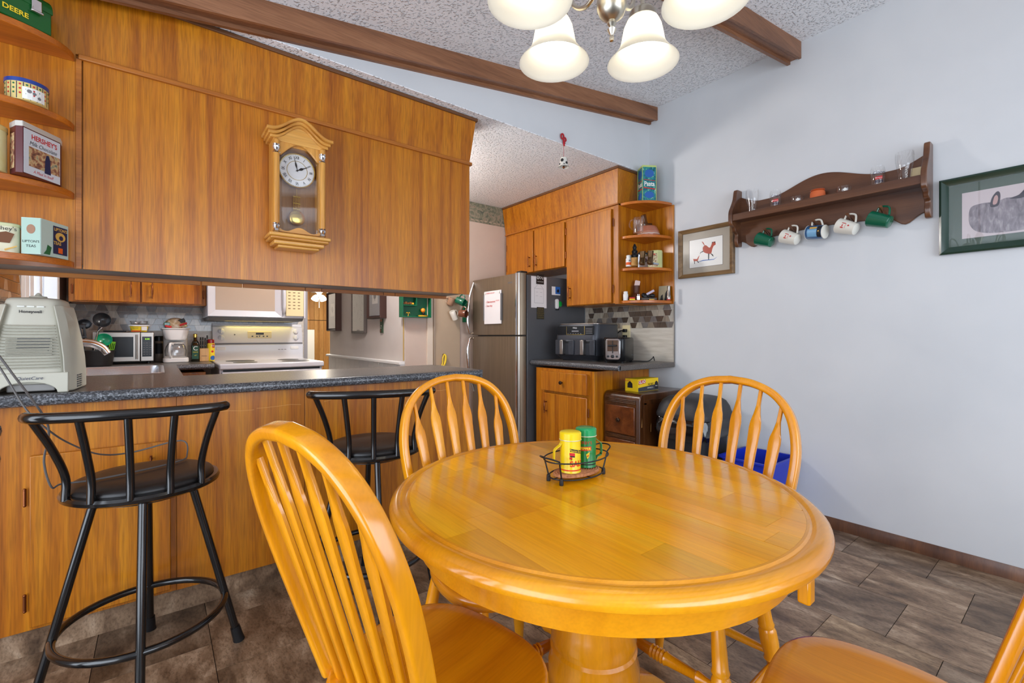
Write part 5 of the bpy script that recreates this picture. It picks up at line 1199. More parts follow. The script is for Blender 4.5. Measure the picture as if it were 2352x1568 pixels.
for z, e in ((1.155, (2.86, 2.50, 1.0)), (1.105, (2.83, 2.30, 1.0))):
    MB().tube(smoothpath([(XR-.04, 2.40, z), (XR-.07, 2.43, z-.01), (XR-.10, 2.47, z-.07), (XR-.11, 2.48, z-.15), (XR-.12, 2.47, CT+.006)], 6), .0035, 8).build('power_cord', BLK, loc=(XR-.04, 2.4, z), label='black power cord from upper outlet plug down behind the toaster' if z > 1.12 else 'black power cord from lower outlet plug down behind the toaster', cat='cord') if False else None
for (z, lab_, dy) in ((1.155, 'upper black power cord drooping from the beige outlet', .0), (1.105, 'lower black power cord drooping from the beige outlet', -.03)):
    pts = smoothpath([(XR-.043, 2.40, z), (XR-.06, 2.425+dy, z-.004), (XR-.075, 2.46+dy, z-.05), (XR-.08, 2.475+dy, z-.12), (XR-.085, 2.47+dy, CT+.005)], 6)
    MB().tube(pts, .0034, 8).build('power_cord', BLK, None, loc=(XR-.06, 2.43, CT), label=lab_, cat='cord')
MB().tube(smoothpath([(2.80, 2.19, CT+.005), (2.86, 2.13, CT+.005), (2.92, 2.08, CT+.006), (2.95, 2.06, CT+.03), (2.945, 2.05, CT+.04), (2.96, 2.05, CT+.01)], 6), .0034, 8).build('cord', BLK, to)
box('small_card', INKW, None, -.003, .003, -.03, .03, 0, .05, bev=0, loc=(2.93, 2.44, CT), label='small white card standing behind the toaster', cat='card')
# old nightstand
ns = thing('nightstand', 'old dark wood nightstand with waterfall top and drawer under the counter end', 'nightstand', (2.79, 2.02, 0))
X0, X1, Y0, Y1, ZT = 2.52, 3.06, 1.86, 2.165, .722
b = MB()
prof = [(X1, 0.0)]; 
top = [(X0+.045-.045*math.sin(a), ZT-.045+.045*math.cos(a)) for a in [PI/2*i/6 for i in range(7)]]
MB().prism([(X1, .0), (X1, ZT)]+top+[(X0, .0)], Y0, Y1, 'xz').build('carcass', OLDW, ns, bev=.006)
box('drawer', OLDWD, ns, X0-.012, X0, Y0+.035, Y1-.02, .44, .63, local=False, bev=.003)
MB().lathe([(.006, 0), (.006, .01), (.015, .014), (.016, .02), (.010, .023), (.008, .02), (.003, .025)], 18, (X0-.012, 2.02, .535), (-1, 0, 0)).build('knob', BRONZE, ns)
for z in (.655, .665, .675, .412, .42, .428): MB().tube([(X0-.003, Y0+.03, z), (X0-.003, Y1-.015, z)], .004, 8).build('reeding', OLDW, ns)
box('lower_door', OLDWD, ns, X0-.01, X0, Y0+.035, Y1-.02, .06, .40, local=False, bev=.003)
for k in range(3): MB().tube([(X0+.004, Y0+.006+.009*k, .02), (X0+.004, Y0+.006+.009*k, .68)], .005, 8).build('corner_reed', OLDW, ns)
MB().box(X0+.05, X0+.07, Y0-.004, Y0, .03, .66).box(X1-.05, X1-.02, Y0-.004, Y0, .03, .68).box(X0+.05, X1-.02, Y0-.004, Y0, .65, .68).build('side_frame', OLDW, ns)
flat('scuff_mark', mat('bare_wood', (206, 150, 84), .7), ns, [[(X0+.12, .46), (X0+.125, .46), (X0+.127, .52), (X0+.122, .5)], [(X0+.02, .5), (X0+.025, .5), (X0+.026, .56)]], y=Y0-.0002, t=.0003, local=False)
# box of trash bags on the nightstand
gp = atz(1472, 894, ZT)
gl = thing('trash_bag_box', 'yellow and black cardboard box of trash bags on the nightstand', 'box', (2.735, 2.0, ZT+.0005), 0)
gw, gd, gh = .118, .055, .088
box('carton', mat('carton_yellow', (240, 200, 20), .5), gl, -gw, gw, -gd, gd, 0, gh, bev=.001)
flat('black_panel', GREYD, gl, [[(-gw+.002, .002), (gw-.002, .002), (gw-.002, .045), (-gw+.002, .028)]], y=-gd-.0003)
flat('red_logo', INKR, gl, [[(-gw+.005, .05), (-gw+.085, .058), (-gw+.085, .084), (-gw+.005, .076)]], y=-gd-.0008)
text('GLAD', .03, INKW, gl, -gw+.045, .067, -gd-.0018, ang=.1, bold=.0006)
text('NOIRS', .026, INK, gl, .028, .046, -gd-.0014, sx=.9); text('GRANDE 16', .013, INKW, gl, .02, .022, -gd-.0014)
flat('bag_picture', INK, gl, [[(.075, .012), (.112, .012), (.112, .055), (.098, .066), (.09, .066), (.075, .055)]], y=-gd-.0006); text('Black', .012, INKW, gl, .094, .032, -gd-.0016)
Mz = Matrix.Rotation(-PI/2, 4, 'Z')
e = text('GLAD', .02, INKR, gl, -.035, .075, -gw-.001, M=Mz)
o = flat('bag_picture', INK, gl, [[(-.035, .025), (.01, .025), (.008, .055), (-.008, .07), (-.018, .07), (-.033, .055)]], y=-gw-.0005); o.data.transform(Mz)
# trash can with swing lid and bag
tcn = thing('trash_can', 'black dome-lid trash can with a black bag beside the nightstand', 'trash can', (2.80, 1.635, 0))
rr = lambda w, d, z, r=.07: [(x, y, z) for x, y in rrect(w, d, r, 6)]
MB().rings([rr(.30, .26, .0), rr(.31, .27, .02), rr(.37, .33, .56)]).build('bin', mat('bin_black', (34, 33, 34), .45), tcn, local=True)
random.seed(9); k = 44; rs = []
for z, off in ((.60, .004), (.575, .016), (.55, .022), (.52, .02), (.49, .026), (.46, .014)):
    base = rrect(.37+2*off, .33+2*off, .08, 10); k = len(base)
    rs.append([(x*(1+random.uniform(-.03, .03)), y*(1+random.uniform(-.03, .03)), z+random.uniform(-.012, .012) if z < .6 else z) for x, y in base])
MB().rings(rs, caps=False).build('bag', mat('bag_film', (18, 18, 20), .14, coat=.6), tcn, local=True, sharp=25)
MB().rings([rr(.41, .37, .585, .08), rr(.415, .375, .60, .08), rr(.405, .365, .62, .08)]+[rr(.40*c, .36*c, z, .08*c) for c, z in ((1, .625), (.96, .655), (.86, .69), (.70, .712), (.45, .722), (.1, .724))]).build('lid', mat('lid_black', (44, 44, 46), .5, bump=(200, .2)), tcn, local=True, sharp=35)
MB().prism(rrect(.2, .02, .005, 2, 0, -.16), .655, .66, 'xy').build('flap_edge', BLK, tcn, local=True)
# blue recycling bin
bb = thing('recycling_bin', 'bright blue open recycling bin beside the trash can', 'bin', (2.875, 1.265, 0))
BL = mat('bin_blue', (14, 44, 176), .4)
out = [rr(.28, .22, 0, .03), rr(.34, .29, .37, .03), rr(.37, .32, .375, .03), rr(.37, .32, .385, .03), rr(.335, .285, .385, .03), rr(.27, .21, .01, .03)]
MB().rings(out).build('tub', BL, bb, local=True)

# ================================================================== CORNER SHELF CONTENTS (shelf tops)
S = [z+.0205 for z in CSZ]
def cpt(px, py, k): return atz(px, py, S[k])
# pasta tin on top
p = aty(1489, 455, 2.10); 
pt = thing('pasta_tin', 'tall teal and white pasta tin on top of the corner shelf', 'tin', (2.94, 2.105, S[3]), math.radians(-33))
TEAL = mottled('pasta_print', [(.35, (12, 84, 96)), (.5, (22, 128, 140)), (.62, (60, 150, 130)), (.7, (190, 210, 190))], 60, .35, .2)
GRNP = mat('tin_pale_green', (188, 206, 120), .35, coat=.2)
MB().box(-.052, .052, -.05, .05, 0, .27).build('can', TEAL, pt, local=True, bev=.004)
MB().box(-.054, .054, -.052, .052, .263, .277).build('lid', GRNP, pt, local=True, bev=.003)
for sx in (-1, 1):
    for sy in (-1, 1): box('corner_trim', GRNP, pt, sx*.0525-.0015, sx*.0525+.0015, sy*.0505-.0015, sy*.0505+.0015, 0, .264, bev=0)
for M_, wv in ((None, 0), (Matrix.Rotation(-PI/2, 4, 'Z'), 1)):
    yy = -.0506 if not wv else -.0526
    L = [flat('banner', INKR, pt, [[(-.045, .105), (.045, .095), (.045, .103), (-.045, .113)], [(-.045, .168), (.045, .158), (.045, .162), (-.045, .172)]], y=yy), flat('oval_picture', INKB, pt, [[(.036*math.cos(t), .215+.03*math.sin(t)) for t in [2*PI*i/20 for i in range(20)]]], y=yy), flat('oval_picture', INKB, pt, [[(.036*math.cos(t), .055+.025*math.sin(t)) for t in [2*PI*i/20 for i in range(20)]]], y=yy)]
    if M_:
        for o in L: o.data.transform(M_)
    text('Pasta', .048, INKW, pt, 0, .136, yy-.001, sx=.82, M=M_, bold=.001)
# glass mug
mug('glass_mug', 'clear glass mug with handle on the corner shelf', Matrix.Translation((cpt(1466, 535, 2).x, cpt(1466, 535, 2).y, S[2])) @ Matrix.Rotation(math.radians(150), 4, 'Z'), .038, .11, GLASS)
pp = thing('clay_bowl', 'pinkish brown pottery bowl with cream rings on the corner shelf', 'bowl', (2.955, 2.105, S[2]))
MB().lathe([(.07, 0), (.082, .006), (.086, .02), (.082, .035), (.068, .07), (.06, .08), (.055, .078), (.065, .04), (.065, .012), (0, .01)], 36).build('bowl', mat('pink_pottery', (168, 104, 80), .3, coat=.2), pp, local=True)
for z in (.018, .03): MB().lathe([(.0865-.004*(z > .02), z-.002), (.0875-.004*(z > .02), z), (.0865-.004*(z > .02), z+.002)], 36, caps=False).build('cream_ring', CERAM, pp, local=True)
sc2 = thing('wooden_scoop', 'dark wooden scoop resting in the pottery bowl', 'scoop', (2.965, 2.115, S[2]+.03))
MB().box(-.045, .045, -.02, .02, .03, .08).xf(Matrix.Rotation(math.radians(-8), 4, 'Y')).build('scoop_box', OLDW, sc2, local=True, bev=.006)
MB().box(-.02, .02, -.012, .012, .07, .15).xf(Matrix.Rotation(math.radians(-22), 4, 'Y')).build('scoop_handle', OLDW, sc2, local=True, bev=.006)
def pill(label, px, py, k, m, lidm, r, h):
    p = cpt(px, py, k); t = thing('pill_bottle', label, 'bottle', (p.x, p.y, S[k]), -YAW)
    MB().lathe([(r*.95, 0), (r, .003), (r, h*.68), (r*.8, h*.76)], 24).build('body', WHITE, t, local=True)
    MB().lathe([(r*.82, h*.74), (r*.82, h*.96), (r*.75, h)], 24).build('cap', lidm, t, local=True)
    if m: flat('label', m, t, [rect(-r*1.4, r*1.4, h*.12, h*.36)], bend=r+.0003); flat('label_panel', INK, t, [rect(-.004, .001, h*.42, h*.58), rect(.004, .009, h*.42, h*.58)], bend=r+.0004)
    return t
pill('white pill bottle with orange label on the corner shelf', 1444, 612, 1, INKO, WHITE, .021, .082)
pill('plain white pill bottle on the lowest corner shelf board', 1437, 690, 0, None, WHITE, .019, .068)
dk = thing('dark_figurine', 'black carved figure on a tan round base on the corner shelf', 'figurine', (cpt(1459, 609, 1).x+.02, cpt(1459, 609, 1).y+.02, S[1]))
MB().lathe([(.025, 0), (.026, .02), (.022, .04), (.026, .058), (.0, .06)], 20).build('base', mat('tan_wood', (180, 130, 60), .5), dk, local=True)
MB().lathe([(.024, .06), (.028, .075), (.018, .09), (.022, .105), (.012, .12), (.016, .135), (.004, .16)], 14).build('figure', BLKG, dk, local=True)
fp_ = thing('leaning_frame', 'small silver framed picture leaning behind the bronze boots', 'picture', (2.998, 2.172, S[1]), math.radians(-42))
box('frame', CHROME, fp_, -.048, .048, -.006, .006, 0, .14, bev=.002); box('picture', PAPER, fp_, -.038, .038, -.0075, -.006, .012, .11, bev=0)
flat('print', mat('mauve', (120, 100, 110), .6), fp_, [[(.024*math.cos(t), .08+.018*math.sin(t)) for t in [2*PI*i/16 for i in range(16)]]], y=-.008); box('dark_band', BLK, fp_, -.048, .048, -.007, -.006, .125, .14, bev=0)
def boot(label, x, y, z, rot, m, s=1.0, group=None):
    t = thing('boot_figurine', label, 'figurine', (x, y, z), rot, group=group)
    MB().rings([[(cx+rx*math.cos(a), ry*math.sin(a), zz) for a in [2*PI*i/18 for i in range(18)]] for cx, rx, ry, zz in ((-.010*s, .048*s, .019*s, 0), (-.012*s, .05*s, .02*s, .008*s), (-.010*s, .046*s, .019*s, .018*s), (.004*s, .03*s, .018*s, .035*s), (.012*s, .021*s, .018*s, .05*s), (.013*s, .022*s, .02*s, .075*s), (.013*s, .024*s, .022*s, .095*s), (.013*s, .02*s, .018*s, .094*s))]).build('boot', m, t, local=True)
    MB().box(.0, .03*s, -.014*s, .014*s, 0, .012*s).build('heel', m, t, local=True, bev=.002)
    return t
BRZ = mat('boot_bronze', (92, 68, 40), .35, .6)
boot('small bronze cowboy boot ornament beside the black carved figure', cpt(1478, 606, 1).x+.02, cpt(1478, 606, 1).y+.025, S[1], math.radians(25), BRZ, 1.0, 'pair of bronze boots')
boot('small bronze cowboy boot ornament beside the pale green tin', cpt(1493, 606, 1).x+.01, cpt(1493, 606, 1).y+.005, S[1], math.radians(25), BRZ, 1.0, 'pair of bronze boots')
gt = thing('decorated_tin', 'pale green octagonal tin with floral print on the corner shelf', 'tin', (2.985, 2.055, S[1]), math.radians(-62))
oc = [(-.052, -.045), (.02, -.045), (.045, -.02), (.045, .04), (-.052, .04)]
MB().prism(oc, 0, .125, 'xy').build('can', GRNP if False else mat('pale_green_tin', (196, 200, 140), .4), gt, local=True, bev=.002)
MB().prism([(x*1.02, y*1.02) for x, y in oc], .122, .134, 'xy').build('lid', MATS['pale_green_tin'], gt, local=True, bev=.003)
flat('front_print', mottled('floral_print', [(.35, (120, 90, 70)), (.5, (206, 190, 150)), (.62, (220, 210, 180)), (.7, (90, 110, 80))], 60, .6), gt, [rect(-.046, .016, .01, .11)], y=-.0455); flat('front_title', INKR, gt, [rect(-.03, .0, .1, .108)], y=-.0462)
box('glass_trinket', mat('trinket_glass', (150, 160, 170), .2, coat=.5), None, -.03, .03, -.012, .012, 0, .014, bev=.004, loc=(cpt(1505, 608, 1).x, cpt(1505, 608, 1).y+.0, S[1]), label='small grey glass trinket in front of the green tin', cat='trinket')
# lowest shelf
boot('brown leather boot ornament holding folded paper on the lowest corner shelf', 2.885, 2.17, S[0], math.radians(10), mat('boot_brown', (84, 44, 24), .5), 1.25)
nt = MB().box(-.02, .02, -.002, .002, 0, .05).box(-.015, .02, .004, .006, .0, .055).xf(Matrix.Rotation(.2, 4, 'Y')).build('folded_note', mat('pink_paper', (226, 196, 186), .8), None, local=True, loc=(2.90, 2.17, S[0]+.105), rotz=-.6, label='folded pale pink paper stuck in the brown boot ornament', cat='paper')
lt = thing('lighter', 'small silver lighter standing on the lowest corner shelf', 'lighter', (cpt(1466, 689, 0).x, cpt(1466, 689, 0).y, S[0]), -YAW)
box('body', CHROME, lt, -.012, .012, -.006, .006, 0, .032, bev=.003)
for x in (-.006, .004): box('top_post', CHROME, lt, x, x+.003, -.003, .003, .032, .044, bev=.001)
p = cpt(1452, 689, 0)
box('small_packet', INKY, None, -.02, .02, -.008, .008, 0, .01, bev=.002, loc=(p.x, p.y, S[0]), rotz=-YAW, label='flat yellow-green packet under the red one on the lowest shelf', cat='packet')
box('small_packet', INKR, None, -.02, .02, -.007, .007, 0, .010, bev=.002, loc=(p.x, p.y, S[0]+.0105), rotz=-YAW-.1, label='flat red packet lying on the yellow-green packet', cat='packet')
ah = thing('ashtray', 'brown stone ashtray full of dark odds and ends on the lowest shelf', 'ashtray', (2.935, 2.09, S[0]), -YAW)
MB().prism(rrect(.12, .07, .01, 3), 0, .022, 'xy').build('tray', mat('stone_brown', (70, 58, 48), .5), ah, local=True, bev=.004)
random.seed(4); b = MB()
for k in range(9): b.sphere((random.uniform(-.04, .04), random.uniform(-.02, .02), .028+random.uniform(0, .015)), random.uniform(.012, .02), 8)
b.build('dark_contents', BLK, ah, local=True)
MB().box(-.032, .032, -.002, .002, -.008, .008).xf(Matrix.Rotation(-.5, 4, 'Y')).build('eraser_strip', mat('lilac_strip', (190, 176, 190), .6), None, local=True, loc=(2.935, 2.07, S[0]+.062), rotz=-YAW, label='pale lilac strip leaning on the ashtray contents', cat='strip')
MB().tube([(-.02, 0, 0), (.005, 0, 0), (.02, 0, 0)], [.005, .005, .003], 10).build('brass_cartridge', BRASS, None, local=True, loc=(cpt(1497, 689, 0).x, cpt(1497, 689, 0).y, S[0]+.005), rotz=-YAW, label='small brass cartridge lying at the shelf front edge', cat='cartridge')
ph = thing('photo_card', 'old black and white photo card leaning on the corner shelf back', 'photo', (3.035, 2.02, S[0]), math.radians(-82))
MB().box(-.045, .045, -.001, .001, 0, .115).xf(Matrix.Rotation(math.radians(-6), 4, 'X')).build('card', mat('sepia_card', (158, 146, 118), .6), ph, local=True)
o = flat('photo_figure', INK, ph, [[(.005, .0), (.03, .0), (.034, .05), (.02, .08), (.008, .055)], [(-.03, .0), (-.005, .0), (-.01, .05), (-.025, .04)]], y=-.0016); o.data.transform(Matrix.Rotation(math.radians(-6), 4, 'X'))
fq = thing('flashlight', 'silver flashlight standing upright at the end of the lowest shelf', 'flashlight', (cpt(1536, 689, 0).x, cpt(1536, 689, 0).y, S[0]))
MB().lathe([(.013, 0), (.014, .004), (.014, .032), (.011, .038), (.011, .10), (.012, .104), (.0, .105)], 20).build('barrel', STEEL, fq, local=True); MB().lathe([(.0135, -.0), (.0142, .003), (.0142, .007)], 20).build('lens_ring', INKR, fq, local=True)

# ================================================================== RIGHT WALL
def sm(p):
    q = [Vector((x, z, 0)) for x, z in p]; k = len(q); o = []
    for i in range(k):
        a, b, c, d = q[i-1], q[i], q[(i+1) % k], q[(i+2) % k]
        for j in range(4):
            t = j/4; v = .5*((2*b)+(c-a)*t+(2*a-5*b+4*c-d)*t*t+(3*b-a-3*c+d)*t**3); o.append((v.x, v.y))
    return o
def art_horse(t, y):
    flat('print_paper', INKW, t, [rect(-.123, .123, -.105, .095)], y=y)
    flat('print_border', INK, t, [rect(-.125, .125, .095, .0965), rect(-.125, .125, -.1065, -.105), rect(-.125, -.1235, -.106, .096), rect(.1235, .125, -.106, .096)], y=y-.0003)
    R_ = mat('horse_red', (176, 62, 28), .6)
    flat('large_horse', R_, t, [sm(p_) for p_ in [[(-.02, .03), (.0, .045), (.03, .022), (.045, .045), (.05, .055), (.065, .06), (.075, .04), (.06, .03), (.05, .01), (.04, -.02), (.01, -.015), (-.015, .0)], [(-.005, .04), (-.02, .06), (-.028, .075), (-.015, .065)]]], y=y-.0006)
    flat('small_foal', R_, t, [[(-.095, -.04), (-.065, -.045), (-.055, -.03), (-.045, -.02), (-.05, -.035), (-.06, -.06), (-.09, -.058)]], y=y-.0006)
    flat('dark_lines', INK, t, [[(.02, -.018), (.028, -.018), (.026, -.06), (.02, -.06)], [(.04, -.018), (.055, -.03), (.06, -.045), (.053, -.04), (.038, -.022)], [(-.018, .008), (-.04, -.002), (-.043, -.015), (-.036, -.004), (-.016, .0)], [(-.088, -.056), (-.084, -.078), (-.08, -.078), (-.083, -.056)], [(-.062, -.058), (-.05, -.07), (-.053, -.075), (-.066, -.06)], [(.045, .05), (.05, .062), (.056, .055)], [(.06, .05), (.07, .062), (.074, .052)]], y=y-.0009)
    flat('blue_ground', INKB, t, [[(-.07, -.07), (-.02, -.058), (.06, -.062), (.09, -.048), (.06, -.066), (-.02, -.064)]], y=y-.0007)
picture('framed_print', 'brown oak framed print of a red horse and foal on the grey wall', (XR-.001, 1.705, 1.710), -PI/2, .41, .352, .028, .028, FRAMEW, mat('taupe_mat', (172, 162, 146), .7), art_horse, gm=GLASSM)
def art_donkey(t, y):
    DF = mottled('donkey_fur', [(.3, (110, 104, 112)), (.55, (146, 138, 146)), (.75, (180, 172, 176))], 30, .8, aniso=(3, 1, 1))
    flat('print_paper', mat('print_mauve', (206, 194, 196), .6), t, [rect(-.235, .235, -.115, .105)], y=y)
    flat('donkey_backs', DF, t, [sm([(-.205, -.06), (-.212, -.02), (-.205, .03), (-.17, .042), (-.12, .04), (-.09, .05), (-.06, .045), (-.03, .052), (.0, .066), (.05, .068), (.1, .058), (.15, .062), (.2, .045), (.215, -.02), (.2, -.08), (.1, -.1), (0, -.105), (-.12, -.105), (-.18, -.09)])], y=y-.0004)
    flat('donkey_ears', mat('ear_dark', (64, 62, 74), .8), t, [sm(p_) for p_ in [[(-.14, .02), (-.135, .06), (-.12, .085), (-.11, .08), (-.108, .055), (-.115, .02)], [(-.08, .045), (-.05, .055), (-.025, .088), (-.018, .082), (-.035, .04)], [(-.01, .09), (.02, .075), (.06, .06), (.05, .05), (.0, .075)]]], y=y-.0008)
    flat('donkey_ear_linings', mat('ear_pink', (196, 160, 156), .8), t, [sm([(-.132, .03), (-.128, .06), (-.12, .07), (-.115, .055), (-.12, .03)])], y=y-.0012)
picture('framed_print', 'dark green framed print of grey donkeys on the grey wall', (XR-.001, .165, 1.694), -PI/2, .63, .368, .034, .022, mat('green_lacquer', (24, 52, 40), .2, coat=.5), mat('green_mat', (88, 104, 96), .8), art_donkey)

# plate rail shelf with pegs
SY0, SY1 = 1.478, .505      # left and right ends (seen from the room)
Lh = (SY0-SY1)/2; sy = (SY0+SY1)/2
ws = thing('wall_shelf', 'dark stained wooden wall shelf with scalloped back and pegs', 'shelf', (XR-.001, sy, 1.71), -PI/2)
n = 60; topc = []; botc = []
for i in range(n+1):
    u = -1+2*i/n; x = u*(Lh-.01); a = abs(u)
    zt = .275+.075*(.5+.5*math.cos(min(1, a/.62)*PI)) + .055*max(0, (a-.72)/.28)**1.5
    zb = .05-.05*math.exp(-((a-.80)/.10)**2) - .035*math.exp(-((a-.40)/.22)**2)*0 + (.012*math.cos(a*PI*1.0) if a < .6 else 0) - .03*(1 if False else 0)
    topc.append((x, zt)); botc.append((x, zb-.02))
MB().prism(botc+list(reversed(topc)), 0, -.018, 'xz').build('back_board', WALN, ws, local=True, bev=.003)
box('shelf_board', WALN, ws, -Lh+.02, Lh-.02, -.118, -.018, .155, .172, bev=.002)
box('front_rail', WALN, ws, -Lh+.018, Lh-.018, -.134, -.116, .146, .19, bev=.003)
bp_ = smoothpath([(0, -.005, 0), (-.045, -.008, 0), (-.062, .03, 0), (-.058, .07, 0), (-.085, .085, 0), (-.10, .11, 0), (-.135, .125, 0), (-.142, .16, 0), (-.138, .21, 0), (-.11, .255, 0), (-.085, .30, 0), (-.07, .355, 0), (-.05, .365, 0), (0, .365, 0)], 5)
for s in (-1, 1):
    MB().prism([(p.x, p.y) for p in bp_], s*Lh-.0 if s < 0 else s*Lh-.024, s*Lh+.024 if s < 0 else s*Lh, 'yz').build('side_bracket', WALN, ws, local=True, bev=.004)
PEGY = []
MUGS = ((1757, 552, 'green'), (1815, 546, 'white'), (1876, 533, 'blue'), (1946, 522, 'white'), (2021, 506, 'green'))
labs = ['dark green mug on the wall shelf peg beside the horse print', 'white red-printed mug between the blue mug and the horse print end', 'blue scenic printed mug hung on the middle wall shelf peg', 'white red-printed mug between the blue mug and the donkey print end', 'dark green mug on the wall shelf peg nearest the donkey print']
mesh_src = None
for (px, py, kind), lb in zip(MUGS, labs):
    c = atx(px, py, XR-.075)
    xl = sy-c.y-.0
    h = .096 if kind != 'blue' else .094; r = .042 if kind != 'blue' else .04
    # cup axis: base towards the room's right and down, mouth up-left and outward
    d = Vector((.16, .9, .4 if kind != 'blue' else .12)).normalized()           # world direction base -> mouth
    top = Vector((0, -.4, .9)) if kind != 'blue' else Vector((0, -.12, 1))
    M_ = hang(c.x-d.x*h/2, c.y-d.y*h/2, c.z-d.z*h/2, d, side=top)
    m = {'green': GREENC, 'white': CERAM, 'blue': mat('mug_blue', (46, 92, 140), .2, coat=.4)}[kind]
    t = mug('coffee_mug', lb, M_, r, h, m, handle=CERAM if kind == 'blue' else None, taper=.78 if kind != 'blue' else 1.0, hs=1.1)
    # decoration: band facing the room; local frame -> find the local angle facing -X
    inv = M_.to_3x3().inverted(); v = inv @ Vector((-1, -.25, -.1)); A = math.atan2(v.y, v.x)+PI/2; MR = Matrix.Rotation(A, 4, 'Z')
    if kind == 'white':
        for o in (flat('red_print', INKR, t, [rect(-.012, -.006, .05, .072), rect(-.004, .008, .055, .06), rect(.014, .018, .045, .07), rect(-.01, .016, .042, .0435), rect(.004, .012, .025, .032)], bend=r*.93),): o.data.transform(MR)
    if kind == 'blue':
        for o in (flat('sky_print', mat('sky_blue', (120, 170, 206), .3), t, [rect(-.03, .016, .028, .08)], bend=r+.0006), flat('dark_print', INK, t, [rect(-.035, .035, .006, .026)], bend=r+.0006), flat('gold_print', INKGOLD, t, [rect(.018, .03, .03, .07), rect(.0, .006, .014, .022)], bend=r+.001), ): o.data.transform(MR)
        MB().lathe([(r*.99, h-.001), (r+.001, h), (r*.9, h+.001)], 28).build('white_rim', CERAM, t, local=True); MB().lathe([(r*.9, -.001), (r*.96, .0), (r*.98, .004)], 28).build('white_base', CERAM, t, local=True)
    # peg passes through the handle
    hp = M_ @ Vector((r+.012, 0, h*.66))
    pl = Vector((sy-hp.y, hp.x-(XR-.001), hp.z-1.71))
    MB().turn((pl.x, -.012, pl.z-.022), (pl.x, -.105, pl.z+.012), [(0, .007), (.1, .009), (.5, .007), (.8, .0068), (.88, .009), (1, .007)], 12).build('peg', WALNZ, ws, local=True)
# glasses and pots standing on the shelf
SZ = 1.71+.1725
def onshelf(px, off=.068): 
    p = atx(px, 500, XR-off); return (XR-off, p.y, SZ)
def glassware(name, label, px, prof, m=GLASS, cat='glass', group=None, off=.066):
    loc = onshelf(px, off); t = thing(name, label, cat, loc, -PI/2+math.radians(25), group=group)
    th = .0018; inner = []
    MB().lathe(prof+inner, 28, caps=False).build('glass_body', m, t, local=True, sharp=50); return t
PINT = [(.0, 0), (.026, 0), (.027, .004), (.028, .05), (.033, .09), (.0375, .12), (.038, .145), (.036, .165)]
for px, lb in ((1728, 'tall clear pint glass at the horse print end of the wall shelf'), (2078, 'tall clear pint glass at the donkey print end of the wall shelf')):
    t = glassware('pint_glass', lb, px, PINT, off=.07)
    text('CANADIAN', .016, INKW, t, 0, .045, bend=.029, ang=PI/2)
CAN = [(0, 0), (.026, 0), (.031, .006), (.032, .10), (.030, .112), (.027, .122), (.028, .125)]
for px, lb in ((1781, 'clear beer can glass with navy base beside the horse print end pint glass'), (2016, 'clear beer can glass with navy base beside the donkey print end pint glass')):
    t = glassware('can_glass', lb, px, CAN, off=.06)
    flat('navy_base', INKN, t, [rect(-.075, .075, .002, .018)], bend=.0326); flat('red_label', INKR, t, [[(-.018, .052), (.014, .054), (.014, .070), (-.018, .066)]], bend=.0327)
    text('Coors', .024, INKN, t, 0, .088, bend=.0327, shear=.3); text('BEER', .018, INKN, t, 0, .04, bend=.0327); text('Banquet', .009, INKW, t, -.002, .0605, bend=.033); flat('round_badge', INKW, t, [circ(.009, 16, 0, .018)], bend=.033)
LOW = [(0, 0), (.032, 0), (.034, .003), (.035, .058)]
for px, lb in ((1831, 'short clear tumbler glass beside the terracotta pot, toward the horse print'), (1938, 'short clear tumbler glass beside the terracotta pot, toward the donkey print')):
    t = glassware('tumbler', lb, px, LOW); flat('etched_emblem', INKW, t, [[(-.008, .02), (.008, .02), (.005, .028), (.01, .035), (0, .045), (-.01, .035), (-.005, .028)]], bend=.0352)
loc = onshelf(1878); pt = thing('terracotta_pot', 'small terracotta pot with glazed rim on the wall shelf', 'pot', loc)
MB().lathe([(.0, 0), (.030, 0), (.034, .01), (.0385, .035), (.037, .055), (.034, .062), (.030, .06), (.034, .035), (.028, .008), (0, .006)], 32).build('pot', TERRA, pt, local=True)
MB().lathe([(.036, .054), (.034, .062), (.038, .069), (.036, .072), (.031, .066), (.032, .06)], 32, caps=False).build('glazed_rim', mat('terracotta_glaze', (170, 72, 34), .12, coat=.5), pt, local=True)
MB().box(-.006, .006, -.035, .035, 0, .085).xf(Matrix.Rotation(math.radians(14), 4, 'Y')).build('coaster', mat('cork_coaster', (206, 188, 148), .7), None, local=True, loc=(XR-.045, SY1+.045, SZ+.0015), rotz=0, label='pale tan coaster leaning against the wall shelf end bracket', cat='coaster')

# bell hung from the header edge
bp0 = aty(1292, 318, YH-.004)
bl = thing('hanging_bell', 'small cow-spotted bell on a red ribbon hung from the header edge', 'bell', (bp0.x, YH-.012, bp0.z))
RB = mat('red_ribbon', (176, 20, 34), .5)
MB().tube([(.012*math.cos(t)-.008, 0, .01+.016*math.sin(t)) for t in [2*PI*i/16 for i in range(16)]], .005, 8, True).tube([(.012*math.cos(t)+.012, 0, -.006+.012*math.sin(t)) for t in [2*PI*i/16 for i in range(16)]], .005, 8, True).tube([(0, 0, 0), (.008, 0, -.05)], .006, 8).tube([(0, 0, 0), (.014, 0, -.035)], .005, 8).build('bow', RB, bl, local=True)
MB().tube([(0, -.003, 0), (0, -.003, -.135)], .0012, 6).build('string', RB, bl, local=True)
B0 = -.19
MB().lathe([(.004, .062), (.02, .058), (.025, .035), (.029, .012), (.036, 0), (.037, -.003), (.033, 0), (.026, .014), (.02, .05)], 28, (0, -.003, B0)).build('bell_cup', CERAM, bl, local=True)
